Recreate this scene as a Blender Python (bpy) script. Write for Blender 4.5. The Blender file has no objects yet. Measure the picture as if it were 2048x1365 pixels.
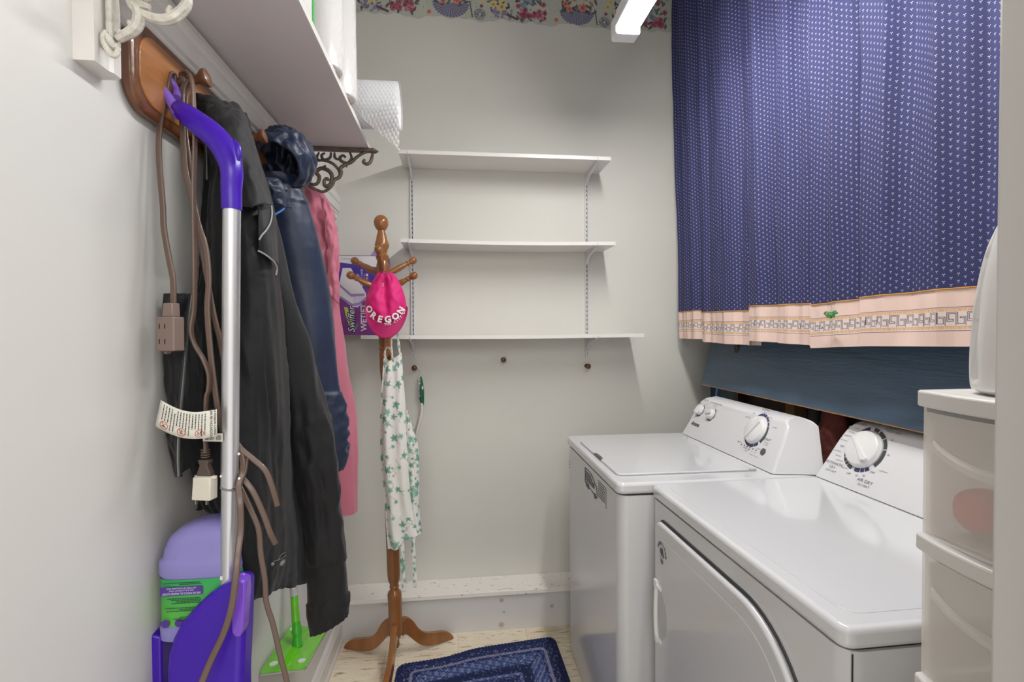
import bpy, math, random
import numpy as np
from mathutils import Vector, Matrix, noise
sc = bpy.context.scene
COL = sc.collection
R = math.radians
PI = math.pi

# ------------------------------------------------------------------ camera
cam = bpy.data.objects.new('camera', bpy.data.cameras.new('camera')); COL.objects.link(cam)
cam.data.sensor_width = 36.0
cam.data.lens = 1009.2 / 2048 * 36
cam.data.clip_start = 0.02
cam.matrix_world = Matrix.Translation((0, 0, 1.3634)) @ Matrix.Rotation(R(-6.367), 4, 'Z') @ Matrix.Rotation(R(90 - 1.168), 4, 'X') @ Matrix.Rotation(R(-0.311), 4, 'Z')
sc.camera = cam
# ------------------------------------------------------------------ exposure, world and lights
sc.view_settings.view_transform = 'Standard'
sc.view_settings.look = 'None'
sc.view_settings.exposure = 0.0
sc.view_settings.gamma = 1.0
sc.view_settings.use_curve_mapping = False
w = bpy.data.worlds.new('hallway_ambient'); sc.world = w; w.use_nodes = True  # even ambient fill standing in for light from the unbuilt hallway
w.node_tree.nodes['Background'].inputs[0].default_value = (1.0, 0.975, 0.95, 1)
w.node_tree.nodes['Background'].inputs[1].default_value = 1.2
def area_light(name, loc, rot, size, size_y, power, color):
    l = bpy.data.lights.new(name, 'AREA'); l.shape = 'RECTANGLE'; l.size = size; l.size_y = size_y
    l.energy = power; l.color = color
    o = bpy.data.objects.new(name, l); COL.objects.link(o); o.location = loc; o.rotation_euler = rot
    return o
area_light('hallway_fill', (0.1, -1.3, 2.35), (R(50), 0, 0), 1.3, 0.8, 20.0, (1.0, 0.97, 0.93))  # added fill light in the unseen hallway behind the camera
TUBE_STRENGTH = 77.0

# ------------------------------------------------------------------ helpers
def tag(o, label=None, cat=None, group=None, kind=None):
    if label: o['label'] = label
    if cat: o['category'] = cat
    if group: o['group'] = group
    if kind: o['kind'] = kind
    return o
def empty(name, loc=(0, 0, 0), label=None, cat=None, group=None, rz=0.0):
    o = bpy.data.objects.new(name, None); COL.objects.link(o); o.location = loc; o.rotation_euler[2] = rz
    o.empty_display_size = 0.05
    return tag(o, label, cat, group)
def copy_tree(o, loc=None, label=None, parent=None):
    c = o.copy(); COL.objects.link(c)
    if parent is not None: c.parent = parent
    if loc is not None: c.location = loc
    if label: c['label'] = label
    for ch in list(o.children): copy_tree(ch, parent=c)
    return c

def mat(name, col, rough=0.5, metal=0.0, bump=None, var=None, spec=0.5, coat=0.0, trans=0.0, alpha=1.0, emit=None, sheen=0.0, attr=False, ior=None, sss=0.0):
    """bump=(scale,strength[,stretch xyz]); var=(scale, amount[,stretch])"""
    m = bpy.data.materials.new(name); m.use_nodes = True
    nt = m.node_tree; N = nt.nodes; L = nt.links; b = N['Principled BSDF']
    b.inputs['Base Color'].default_value = (*col, 1); b.inputs['Roughness'].default_value = rough
    b.inputs['Metallic'].default_value = metal; b.inputs['Specular IOR Level'].default_value = spec
    b.inputs['Coat Weight'].default_value = coat; b.inputs['Transmission Weight'].default_value = trans
    b.inputs['Alpha'].default_value = alpha; b.inputs['Sheen Weight'].default_value = sheen
    if ior: b.inputs['IOR'].default_value = ior
    if sss: b.inputs['Subsurface Weight'].default_value = sss; b.inputs['Subsurface Scale'].default_value = 0.01
    if emit: b.inputs['Emission Color'].default_value = (*emit[:3], 1); b.inputs['Emission Strength'].default_value = emit[3]
    tc = N.new('ShaderNodeTexCoord')
    def nz(scale, stretch=(1, 1, 1), det=4):
        mp = N.new('ShaderNodeMapping'); mp.inputs['Scale'].default_value = stretch
        L.new(tc.outputs['Object'], mp.inputs['Vector'])
        n = N.new('ShaderNodeTexNoise'); n.inputs['Scale'].default_value = scale; n.inputs['Detail'].default_value = det
        L.new(mp.outputs[0], n.inputs['Vector']); return n
    src = None
    if attr:
        a = N.new('ShaderNodeAttribute'); a.attribute_name = 'Col'; src = a.outputs['Color']
    if var:
        n = nz(var[0], var[2] if len(var) > 2 else (1, 1, 1))
        mr = N.new('ShaderNodeMapRange'); mr.inputs['From Min'].default_value = 0.3; mr.inputs['From Max'].default_value = 0.7
        mr.inputs['To Min'].default_value = 1 - var[1]; mr.inputs['To Max'].default_value = 1 + var[1] * 0.4
        L.new(n.outputs['Fac'], mr.inputs['Value'])
        mx = N.new('ShaderNodeVectorMath'); mx.operation = 'SCALE'
        if src is not None: L.new(src, mx.inputs[0])
        else: mx.inputs[0].default_value = col
        L.new(mr.outputs[0], mx.inputs['Scale']); src = mx.outputs[0]
    if src is not None: L.new(src, b.inputs['Base Color'])
    if bump:
        n = nz(bump[0], bump[2] if len(bump) > 2 else (1, 1, 1), 6)
        bp = N.new('ShaderNodeBump'); bp.inputs['Strength'].default_value = bump[1]; bp.inputs['Distance'].default_value = 0.01
        L.new(n.outputs['Fac'], bp.inputs['Height']); L.new(bp.outputs[0], b.inputs['Normal'])
    return m

class F:
    """frame: origin, u (across), v (up), n = u x v"""
    def __init__(s, o, u, v):
        s.o = Vector(o); s.u = Vector(u).normalized(); v = Vector(v); s.n = s.u.cross(v).normalized(); s.v = s.n.cross(s.u)
    def __call__(s, a, b, c=0.0): return s.o + float(a) * s.u + float(b) * s.v + float(c) * s.n

def crom(pts, n):
    """Catmull-Rom through pts (array k x d) -> n samples"""
    P = np.array(pts, float); k = len(P)
    P = np.concatenate([(2 * P[0] - P[1])[None], P, (2 * P[-1] - P[-2])[None]])
    t = np.linspace(0, k - 1 - 1e-9, n); i = t.astype(int); f = (t - i)
    f = f.reshape(-1, *([1] * (P.ndim - 1)))
    a, b, c, d = P[i], P[i + 1], P[i + 2], P[i + 3]
    return 0.5 * ((2 * b) + (c - a) * f + (2 * a - 5 * b + 4 * c - d) * f ** 2 + (3 * b - a - 3 * c + d) * f ** 3)

_txt = {}
def text_mesh(s, size, align='CENTER', shear=0.0, bold=0.0):
    k = (s, size, align, shear, bold)
    if k in _txt: return _txt[k]
    c = bpy.data.curves.new('t', 'FONT'); c.body = s; c.size = size; c.align_x = align; c.align_y = 'CENTER'
    c.resolution_u = 2; c.shear = shear; c.offset = bold; c.fill_mode = 'FRONT'
    o = bpy.data.objects.new('t', c); COL.objects.link(o)
    bpy.context.view_layer.update()
    me = bpy.data.meshes.new_from_object(o.evaluated_get(bpy.context.evaluated_depsgraph_get()))
    r = ([tuple(v.co) for v in me.vertices], [tuple(p.vertices) for p in me.polygons])
    bpy.data.objects.remove(o); bpy.data.curves.remove(c); bpy.data.meshes.remove(me)
    _txt[k] = r
    return r

class MB:
    def __init__(s): s.v = []; s.f = []; s.m = []; s.c = None
    def add(s, vs, fs, m=0):
        k = len(s.v); s.v += [tuple(v) for v in vs]
        for f in fs: s.f.append(tuple(i + k for i in f)); s.m.append(m)
        return s
    def box(s, x0, x1, y0, y1, z0, z1, m=0, fr=None):
        vs = [(x, y, z) for x in (x0, x1) for y in (y0, y1) for z in (z0, z1)]
        if fr: vs = [fr(*v) for v in vs]
        return s.add(vs, [(0, 1, 3, 2), (4, 6, 7, 5), (0, 4, 5, 1), (2, 3, 7, 6), (0, 2, 6, 4), (1, 5, 7, 3)], m)
    def prism(s, poly, fr, h0, h1, m=0):
        n = len(poly)
        vs = [fr(a, b, h0) for a, b in poly] + [fr(a, b, h1) for a, b in poly]
        return s.add(vs, [tuple(range(n - 1, -1, -1)), tuple(range(n, 2 * n))] + [(i, (i + 1) % n, n + (i + 1) % n, n + i) for i in range(n)], m)
    def flat(s, poly, fr, h=0.0, m=0):
        return s.add([fr(a, b, h) for a, b in poly], [tuple(range(len(poly)))], m)
    def grid(s, G, m=0, cu=False, cv=False):
        G = np.array(G, float); a, b = G.shape[:2]
        k = len(s.v); s.v += [tuple(p) for p in G.reshape(-1, 3)]
        for i in range(a if cu else a - 1):
            for j in range(b if cv else b - 1):
                i2, j2 = (i + 1) % a, (j + 1) % b
                s.f.append((k + i * b + j, k + i * b + j2, k + i2 * b + j2, k + i2 * b + j)); s.m.append(m)
        return s
    def lathe(s, prof, o, axis=(0, 0, 1), n=24, m=0, sx=1.0, sy=1.0):
        ax = Vector(axis).normalized(); t = Vector((1, 0, 0)) if abs(ax.x) < 0.9 else Vector((0, 1, 0))
        u = ax.cross(t).normalized(); v = ax.cross(u); o = Vector(o)
        rows = []
        for r, h in prof:
            rows.append([o + ax * h + (u * math.cos(2 * PI * i / n) * sx + v * math.sin(2 * PI * i / n) * sy) * max(r, 1e-5) for i in range(n)])
        s.grid([[tuple(p) for p in r] for r in rows], m, cv=True)
        k = len(s.v) - n * len(prof)
        if prof[0][0] > 1e-4: s.f.append(tuple(range(k + n - 1, k - 1, -1))); s.m.append(m)
        if prof[-1][0] > 1e-4: s.f.append(tuple(range(len(s.v) - n, len(s.v)))); s.m.append(m)
        return s
    def tube(s, pts, r, n=10, m=0, samples=None, prof=None, side=None):
        """sweep; r number or list; prof = list of (a,b) unit offsets"""
        P = np.array(pts, float); rr = np.array([r] * len(P) if np.isscalar(r) else r, float)
        if samples: rr = crom(rr.reshape(-1, 1), samples)[:, 0]; P = crom(P, samples)
        T = np.gradient(P, axis=0); T /= np.linalg.norm(T, axis=1)[:, None] + 1e-12
        sd = np.array(side if side is not None else ((0, 1, 0) if abs(T[0][1]) < 0.8 else (1, 0, 0)), float)
        pf = prof or [(math.cos(2 * PI * i / n), math.sin(2 * PI * i / n)) for i in range(n)]
        rows = []
        u = sd - T[0] * sd.dot(T[0]); u /= np.linalg.norm(u)
        for i in range(len(P)):
            u = u - T[i] * u.dot(T[i]); u /= np.linalg.norm(u); v = np.cross(T[i], u)
            rows.append([P[i] + (u * a + v * b) * rr[i] for a, b in pf])
        s.grid(rows, m, cv=True); k = len(pf)
        s.f.append(tuple(range(len(s.v) - k * len(P) + k - 1, len(s.v) - k * len(P) - 1, -1))); s.m.append(m)
        s.f.append(tuple(range(len(s.v) - k, len(s.v)))); s.m.append(m)
        return s
    def text(s, st, fr, size, m=0, a=0.0, b=0.0, h=0.0, align='CENTER', rot=0.0, shear=0.0, bold=0.0, sx=1.0):
        vs, fs = text_mesh(st, size, align, shear, bold)
        c, q = math.cos(rot), math.sin(rot)
        return s.add([fr(a + c * x * sx - q * y, b + q * x * sx + c * y, h) for x, y, z in vs], fs, m)
    def build(s, name, mats, parent=None, smooth=True, bev=None, seg=2, sol=None, sub=0, angle=40, uv=None, label=None):
        me = bpy.data.meshes.new(name); me.from_pydata(s.v, [], s.f)
        for mm in (mats if isinstance(mats, (list, tuple)) else [mats]): me.materials.append(mm)
        me.polygons.foreach_set('material_index', s.m); me.update()
        if smooth:
            me.polygons.foreach_set('use_smooth', [True] * len(me.polygons))
            me.set_sharp_from_angle(angle=R(angle))
        if s.c is not None:
            ca = me.color_attributes.new('Col', 'FLOAT_COLOR', 'POINT')
            a = np.ones((len(s.v), 4)); a[:, :3] = np.array(s.c).reshape(-1, 3); ca.data.foreach_set('color', a.ravel())
        if uv is not None:
            ul = me.uv_layers.new(name='UVMap'); U = np.array(uv, float).reshape(-1, 2)
            li = np.zeros(len(me.loops), int); me.loops.foreach_get('vertex_index', li); ul.data.foreach_set('uv', U[li].ravel())
        o = bpy.data.objects.new(name, me); COL.objects.link(o)
        if parent is not None: o.parent = parent
        if bev:
            d = o.modifiers.new('bevel', 'BEVEL'); d.width = bev; d.segments = seg; d.limit_method = 'ANGLE'; d.angle_limit = R(35)
            d.harden_normals = False
        if sol:
            d = o.modifiers.new('solid', 'SOLIDIFY'); d.thickness = sol; d.offset = 0
        if sub:
            d = o.modifiers.new('sub', 'SUBSURF'); d.levels = sub; d.render_levels = sub
        if label: o['label'] = label
        return o

def rrect(x0, x1, y0, y1, r, n=6):
    if np.isscalar(r): r = [r] * 4
    out = []
    for (cx, cy, a0, q) in ((x1, y1, 0, r[0]), (x0, y1, 90, r[1]), (x0, y0, 180, r[2]), (x1, y0, 270, r[3])):
        sx = 1 if cx == x1 else -1; sy = 1 if cy == y1 else -1
        for i in range(n + 1):
            t = R(a0 + 90 * i / n); out.append((cx - sx * q + q * math.cos(t), cy - sy * q + q * math.sin(t)))
    return out
def struct(o): o['kind'] = 'structure'; return o
def srgb(r, g, b):
    return tuple(((c / 255) / 12.92 if c <= 10 else (((c / 255) + 0.055) / 1.055) ** 2.4) for c in (r, g, b))

def fold(p, scale=(20, 20, 3), seed=0.0):
    return noise.noise(Vector((p[0] * scale[0] + seed, p[1] * scale[1], p[2] * scale[2])))
def grid_surface(rows, nu, nv):
    A = np.array(rows, float)                       # rows x cols x 3
    A = crom(A, nu); A = np.transpose(crom(np.transpose(A, (1, 0, 2)), nv), (1, 0, 2))
    return A
def wrinkle(A, amps, seed=0.0, fade=None):
    """displace along normals; amps = list of (amp, (sx,sy,sz), ridged)"""
    du = np.gradient(A, axis=0); dv = np.gradient(A, axis=1)
    Nn = np.cross(du, dv); Nn /= np.linalg.norm(Nn, axis=2)[:, :, None] + 1e-12
    out = A.copy()
    for i in range(A.shape[0]):
        for j in range(A.shape[1]):
            p = A[i, j]; d = 0
            for (amp, scl, rg) in amps:
                q = noise.noise(Vector((p[0] * scl[0] + seed, p[1] * scl[1] + seed * 0.7, p[2] * scl[2])))
                d += amp * ((1 - 2 * abs(q) * 1.6) if rg else q)
            out[i, j] += Nn[i, j] * d * (1 if fade is None else fade[i])
    return out
def loft(rows, n=32, nv=60, cap=True):
    """rows: (L, R, depth[, squareness]); closed horizontal sections between L and R"""
    D = []
    for r in rows: D.append([*r[0], *r[1], r[2]])
    D = crom(D, nv); G = []
    for d in D:
        Lp, Rp = d[0:3], d[3:6]; c = (Lp + Rp) / 2; a = (Rp - Lp) / 2
        nn = np.array([a[1], -a[0], 0]); nn /= np.linalg.norm(nn) + 1e-9
        G.append([c + a * math.cos(2 * PI * k / n) + nn * d[6] * math.sin(2 * PI * k / n) for k in range(n)])
    return np.array(G)
def closed_build(G, name, m, parent=None, capm=None, cap=True, **kw):
    b = MB(); b.grid(G, 0, cv=True); n = G.shape[1]; k = G.shape[0]
    if cap: b.f += [tuple(range(n - 1, -1, -1)), tuple(range((k - 1) * n, k * n))]; b.m += [0, 1 if capm else 0]
    return b.build(name, [m] + ([capm] if capm else []), parent, angle=75, **kw)
# ------------------------------------------------------------------ room shell
XL, YB, XR, YF, CZ = -0.527, 2.401, 1.27, 0.366, 3.06
M = {}
M['wall'] = mat('painted_wall', (0.665, 0.655, 0.60), 0.55, bump=(60, 0.04), var=(1.6, 0.035))
M['wall_left'] = mat('painted_wall_grey_cream', (0.65, 0.642, 0.615), 0.42, bump=(22, 0.05), var=(1.2, 0.03))
M['ceiling'] = mat('ceiling_paint', (0.85, 0.84, 0.81), 0.8)
M['white'] = mat('white_paint', (0.72, 0.70, 0.68), 0.38, var=(6, 0.05))
M['trimwhite'] = mat('trim_paint', (0.70, 0.68, 0.65), 0.4, bump=(40, 0.08), var=(9, 0.08))
M['teal'] = mat('dark_teal_paint', (0.03, 0.06, 0.085), 0.6, var=(8, 0.3))
MB().box(XL - 0.1, XL, -0.35, YB + 0.1, 0, CZ).build('wall_left', M['wall_left'], smooth=False)['kind'] = 'structure'
MB().box(XL, XR + 0.1, YB, YB + 0.1, 0, CZ).build('wall_back', M['wall'], smooth=False)['kind'] = 'structure'
b = MB().box(XR, XR + 0.1, YF - 0.1, YB, 1.30, CZ).box(XR, XR + 0.1, YF - 0.1, YB, 0, 1.30, 1)
struct(b.build('wall_right', [M['wall'], M['teal']], smooth=False))
b = MB().box(0.47, XR + 0.1, YF - 0.12, YF - 0.01, 0, CZ).box(XL, 0.47, YF - 0.12, YF - 0.01, 2.18, CZ)
struct(b.build('wall_front', M['wall'], smooth=False))
struct(MB().box(XL - 0.1, XR + 0.1, -0.35, YB + 0.1, CZ, CZ + 0.1).build('ceiling', M['ceiling'], smooth=False))
# door frame beside the camera: jamb with its stop and the casing edge
fm = mat('door_frame_paint', (0.52, 0.505, 0.485), 0.45, bump=(30, 0.05))
b = MB().box(0.437, 0.47, YF - 0.14, YF, 0, 2.18).box(0.425, 0.438, YF - 0.14, YF - 0.05, 0, 2.16).box(XL, 0.437, YF - 0.14, YF, 2.15, 2.18)
struct(b.build('trim_1', fm, bev=0.003))

# floor: old cream vinyl tiles with streaks
def floor_mat():
    m = mat('streaked_vinyl_tile', (0.7, 0.6, 0.45), 0.35)
    nt = m.node_tree; N = nt.nodes; L = nt.links; bs = N['Principled BSDF']; tc = N.new('ShaderNodeTexCoord')
    br = N.new('ShaderNodeTexBrick'); br.offset = 0.0; br.inputs['Scale'].default_value = 1.0
    br.inputs['Brick Width'].default_value = 0.305; br.inputs['Row Height'].default_value = 0.305
    br.inputs['Mortar Size'].default_value = 0.0009; br.inputs['Mortar Smooth'].default_value = 0.3
    br.inputs['Color1'].default_value = (0.86, 0.77, 0.60, 1); br.inputs['Color2'].default_value = (0.74, 0.63, 0.45, 1)
    br.inputs['Mortar'].default_value = (0.42, 0.33, 0.22, 1)
    L.new(tc.outputs['Object'], br.inputs['Vector'])
    def stain(scale, st, lo, hi, col, src, det=6):
        mp = N.new('ShaderNodeMapping'); mp.inputs['Scale'].default_value = st; L.new(tc.outputs['Object'], mp.inputs['Vector'])
        n = N.new('ShaderNodeTexNoise'); n.inputs['Scale'].default_value = scale; n.inputs['Detail'].default_value = det; L.new(mp.outputs[0], n.inputs['Vector'])
        r = N.new('ShaderNodeMapRange'); r.inputs['From Min'].default_value = lo; r.inputs['From Max'].default_value = hi; L.new(n.outputs['Fac'], r.inputs['Value'])
        x = N.new('ShaderNodeMix'); x.data_type = 'RGBA'; L.new(r.outputs[0], x.inputs[0]); L.new(src, x.inputs[6]); x.inputs[7].default_value = (*col, 1)
        return x.outputs[2]
    s = br.outputs['Color']
    s = stain(14, (1, 6, 1), 0.45, 0.8, (0.9, 0.82, 0.68), s)
    s = stain(18, (1, 4, 1), 0.58, 0.68, (0.42, 0.30, 0.17), s)
    s = stain(60, (1, 2.5, 1), 0.66, 0.74, (0.16, 0.10, 0.06), s)
    s = stain(5, (1, 1, 1), 0.58, 0.8, (0.55, 0.40, 0.24), s)
    L.new(s, bs.inputs['Base Color'])
    return m
struct(MB().box(XL - 0.1, XR + 0.1, -0.35, YB + 0.1, -0.05, 0).build('floor', floor_mat(), smooth=False))
# left baseboard
fr = F((XL, 0, 0), (0, 1, 0), (0, 0, 1))
prof = [(0, 0), (0.026, 0), (0.026, 0.012), (0.018, 0.02), (0.018, 0.075), (0.013, 0.082), (0.013, 0.088), (0.006, 0.098), (0, 0.1)]
b = MB().grid([[(XL + a, y, z) for a, z in prof] for y in (-0.3, 2.262)], 0)
b.f.append(tuple(range(len(prof)))); b.m.append(0)
struct(b.build('baseboard_left', M['trimwhite'], smooth=False))

# ledge along the back wall: sill board on a painted riser board with knots
def knots_mat(name, col, spots, scr=False):
    m = mat(name, col, 0.42, bump=(30, 0.06))
    nt = m.node_tree; N = nt.nodes; L = nt.links; bs = N['Principled BSDF']; tc = N.new('ShaderNodeTexCoord')
    rgb = N.new('ShaderNodeRGB'); rgb.outputs[0].default_value = (*col, 1); s = rgb.outputs[0]
    for (p, r, c) in spots:
        d = N.new('ShaderNodeVectorMath'); d.operation = 'DISTANCE'; L.new(tc.outputs['Object'], d.inputs[0]); d.inputs[1].default_value = p
        mr = N.new('ShaderNodeMapRange'); mr.inputs['From Min'].default_value = r * 0.3; mr.inputs['From Max'].default_value = r
        mr.inputs['To Min'].default_value = 0.75; mr.inputs['To Max'].default_value = 0; L.new(d.outputs['Value'], mr.inputs['Value'])
        x = N.new('ShaderNodeMix'); x.data_type = 'RGBA'; L.new(mr.outputs[0], x.inputs[0]); L.new(s, x.inputs[6]); x.inputs[7].default_value = (*c, 1); s = x.outputs[2]
    if scr:
        for sc_, lo, hi, c in ((70, 0.66, 0.70, (0.30, 0.08, 0.05)), (35, 0.66, 0.78, (0.55, 0.40, 0.27))):
            mp = N.new('ShaderNodeMapping'); mp.inputs['Scale'].default_value = (0.5, 1.3, 1); L.new(tc.outputs['Object'], mp.inputs['Vector'])
            n = N.new('ShaderNodeTexNoise'); n.inputs['Scale'].default_value = sc_; n.inputs['Detail'].default_value = 3; L.new(mp.outputs[0], n.inputs['Vector'])
            r = N.new('ShaderNodeMapRange'); r.inputs['From Min'].default_value = lo; r.inputs['From Max'].default_value = hi; r.inputs['To Max'].default_value = 0.85; L.new(n.outputs['Fac'], r.inputs['Value'])
            x = N.new('ShaderNodeMix'); x.data_type = 'RGBA'; L.new(r.outputs[0], x.inputs[0]); L.new(s, x.inputs[6]); x.inputs[7].default_value = (*c, 1); s = x.outputs[2]
    L.new(s, bs.inputs['Base Color'])
    return m
kc = (0.45, 0.27, 0.12)
M['riser'] = knots_mat('knotty_riser_paint', (0.66, 0.65, 0.64), [((0.198,2.262,0.136), 0.014, kc), ((0.209,2.262,0.082), 0.009, kc), ((0.197,2.262,0.023), 0.018, kc), ((0.431,2.262,0.095), 0.012, kc)])
M['sill'] = knots_mat('chipped_sill_paint', (0.86, 0.83, 0.78), [], True)
b = MB().box(XL, 1.1, 2.264, YB, 0, 0.163)
struct(b.build('trim_2', M['riser'], smooth=False))
struct(MB().box(XL, 1.1, 2.2535, YB, 0.163, 0.183).build('trim_3', M['sill'], bev=0.002))

# shelf-supporting moulding and its profile on the left wall
mp_ = [(0, 0), (0.010, 0), (0.018, 0.006), (0.018, 0.022), (0.022, 0.026), (0.022, 0.032), (0.028, 0.036), (0.028, 0.066), (0.024, 0.070), (0.028, 0.074), (0.030, 0.080), (0.030, 0.094), (0.026, 0.100), (0.026, 0.108), (0, 0.108)]
b = MB().grid([[(XL + a, y, 1.85 + z) for a, z in mp_] for y in (0.845, 2.284)], 0)
for q in (0, 1): b.f.append(tuple(range(q * 15, q * 15 + 15))[::(1 if q else -1)]); b.m.append(0)
struct(b.build('trim_4', M['trimwhite'], smooth=False))

# ------------------------------------------------------------------ painted patterns: colour evaluated on a fine grid
def paint_grid(x0, x1, z0, z1, step, fn):
    nx = int((x1 - x0) / step) + 1; nz = int((z1 - z0) / step) + 1
    X_, Z_ = np.meshgrid(np.linspace(x0, x1, nx), np.linspace(z0, z1, nz), indexing='ij')
    return X_, Z_, fn(X_, Z_)
def blend(C, mask, col): 
    k = np.clip(mask, 0, 1)[..., None]; C[:] = C * (1 - k) + np.array(col) * k
def disc(X_, Z_, cx, cz, r, soft=0.0012, sx=1.0): return np.clip((r - np.hypot((X_ - cx) / sx, Z_ - cz)) / soft + 0.5, 0, 1)
def flower_border(X_, Z_):
    rnd = random.Random(4); C = np.zeros(X_.shape + (3,)); C[:] = srgb(186, 190, 178)
    zb = 2.830; K = 1.4
    red, rose, pink, coral, yel, blu, lil, grn, slate, dark = [srgb(*c) for c in ((150, 70, 88), (168, 92, 108), (196, 140, 150), (206, 122, 104), (214, 192, 120), (128, 156, 186), (150, 136, 168), (84, 98, 88), (122, 122, 148), (66, 60, 74))]
    cen = [0.0]
    def at(cx, cz): return cen[0] + (cx - cen[0]) * K, zb + (cz - zb) * K
    def flower(cx, cz, r, c, petals=6):
        cx, cz = at(cx, cz); r *= K
        a = np.arctan2(Z_ - cz, X_ - cx); d = np.hypot(X_ - cx, Z_ - cz); rr = r * (0.80 + 0.20 * np.cos(petals * a + cx * 40))
        blend(C, np.clip((rr - d) / 0.0015 + .5, 0, 1), c)
        blend(C, np.clip((rr * 0.75 - d) / 0.002, 0, 1) * (0.30 + 0.3 * np.cos(petals * a + d * 500)), [k * 0.55 for k in c])
        blend(C, np.clip((rr * 0.95 - d) / 0.002, 0, 1) * (d > rr * 0.72) * 0.3, [min(1, k * 1.5) for k in c])
        blend(C, disc(X_, Z_, cx, cz, r * 0.22), [k * 0.35 for k in c])
    def leaf(cx, cz, r, a, c):
        cx, cz = at(cx, cz); r *= K
        u = (X_ - cx) * math.cos(a) + (Z_ - cz) * math.sin(a); v = -(X_ - cx) * math.sin(a) + (Z_ - cz) * math.cos(a)
        blend(C, np.clip((r * 0.36 * (1 - (u / r) ** 2) - np.abs(v)) / 0.001 + .5, 0, 1) * (np.abs(u) < r) * 0.9, c)
    def dots(x0, x1, z0, z1, n, r, cs):
        for _ in range(n): blend(C, disc(X_, Z_, *at(rnd.uniform(x0, x1), rnd.uniform(z0, z1)), r) * 0.85, rnd.choice(cs))
    for k in range(-1, 4):
        o = -0.235 + k * 0.60; cen[0] = o
        dots(o - .075, o + .075, zb + .0, zb + .12, 60, .0018, [slate, dark, rose, grn])
        for _ in range(46): leaf(o + rnd.uniform(-.05, .055), zb + rnd.uniform(0.0, .14), 0.011, rnd.uniform(0, 3), grn if rnd.random() < .5 else dark)
        for _ in range(34): flower(o + rnd.uniform(-.035, .012), zb + 0.05 + rnd.uniform(-.012, .06), 0.0052, blu, 4)
        for _ in range(20): flower(o + rnd.uniform(-.035, .05), zb + 0.014 + abs(rnd.gauss(0, .012)), 0.0100, rnd.choice([red, rose, rose, red, pink]))
        for dx, dz in ((-.042, .05), (.045, .06), (.02, .09), (-.02, .11), (.03, .035)): flower(o + dx, zb + dz, 0.011, rose)
        s = o + 0.225; cen[0] = s
        sx_, sz_ = s, zb + 0.066
        d = np.hypot((X_ - sx_) / 1.25, Z_ - sz_); a = np.arctan2(Z_ - sz_, (X_ - sx_) / 1.25)
        shell = ((d < 0.068 + 0.0015 * np.sin(a * 34)) & (Z_ < sz_)).astype(float)
        blend(C, shell, srgb(136, 134, 156)); blend(C, shell * (np.sin(a * 34) > 0.35) * 0.7, srgb(86, 86, 112))
        dots(s - .085, s + .085, zb + .02, zb + .12, 60, .0020, [slate, dark, grn, srgb(190, 180, 130)])
        for _ in range(46): leaf(s + rnd.uniform(-.062, .066), zb + .052 + rnd.uniform(-.012, .09), 0.012, rnd.uniform(0, 3), grn if rnd.random() < .5 else dark)
        for dx, dz, r in ((-.026, .052, .0125), (-.040, .068, .012), (.020, .058, .0165), (-.008, .085, .010), (.03, .092, .012), (-.072, .012, .009), (-.045, .098, .009), (.052, .07, .008)): flower(s + dx, zb + dz, r, coral, 5)
        for i in range(10): blend(C, disc(X_, Z_, s + .088 + i * .0012, zb + .075 - i * .0075, 0.0036), dark)
        t = o + 0.360; cen[0] = t
        for i in range(20):
            for q in (0.009, .015, .021, .026): blend(C, disc(X_, Z_, t + q * math.cos(i * 2 * PI / 20 + q * 90), zb + .020 + q * math.sin(i * 2 * PI / 20 + q * 90), 0.0026), rnd.choice([slate, dark, lil]))
        y = o + 0.440; cen[0] = y
        dots(y - .07, y + .06, zb + .0, zb + .12, 60, .0018, [slate, dark, lil, grn])
        for _ in range(44): leaf(y + rnd.uniform(-.035, .04), zb + rnd.uniform(.01, .13), 0.010, rnd.uniform(0, 3), grn if rnd.random() < .5 else dark)
        for _ in range(20): flower(y + rnd.uniform(-.02, .05), zb + rnd.uniform(.004, .04), 0.006, lil, 5)
        for dx, dz, r in ((-.012, .050, .014), (.016, .044, .017), (.012, .072, .016), (-.045, .066, .012), (-.036, .084, .010)): flower(y + dx, zb + dz, r, yel, 5)
        flower(y - .052, zb + .042, .007, red)
        for i in range(14): blend(C, disc(X_, Z_, y + .050 + i * .0035, zb + .026 - i * .0014, 0.0055), dark if i % 2 else srgb(120, 80, 90))
    return C
step = 0.002
X_, Z_, C_ = paint_grid(XL + 0.001, 1.265, 2.79, 3.055, step, flower_border)
edge = 2.822 + 0.010 * np.sin(X_ * 30.5 + 0.6) * np.sin(X_ * 9.3) + 0.003 * np.sin(X_ * 90)
keep = Z_ >= edge
b = MB(); nx, nz = X_.shape; b.v = [(float(x), YB - 0.0012, float(z)) for x, z in zip(X_.ravel(), Z_.ravel())]
for i in range(nx - 1):
    for j in range(nz - 1):
        if keep[i, j]: b.f.append((i * nz + j, (i + 1) * nz + j, (i + 1) * nz + j + 1, i * nz + j + 1)); b.m.append(0)
b.c = C_
o = b.build('wallpaper_border', mat('floral_paper', (1, 1, 1), 0.7, attr=True), smooth=False)
tag(o, 'floral wallpaper border of flower baskets running along the top of the back wall', 'wallpaper border')

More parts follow.
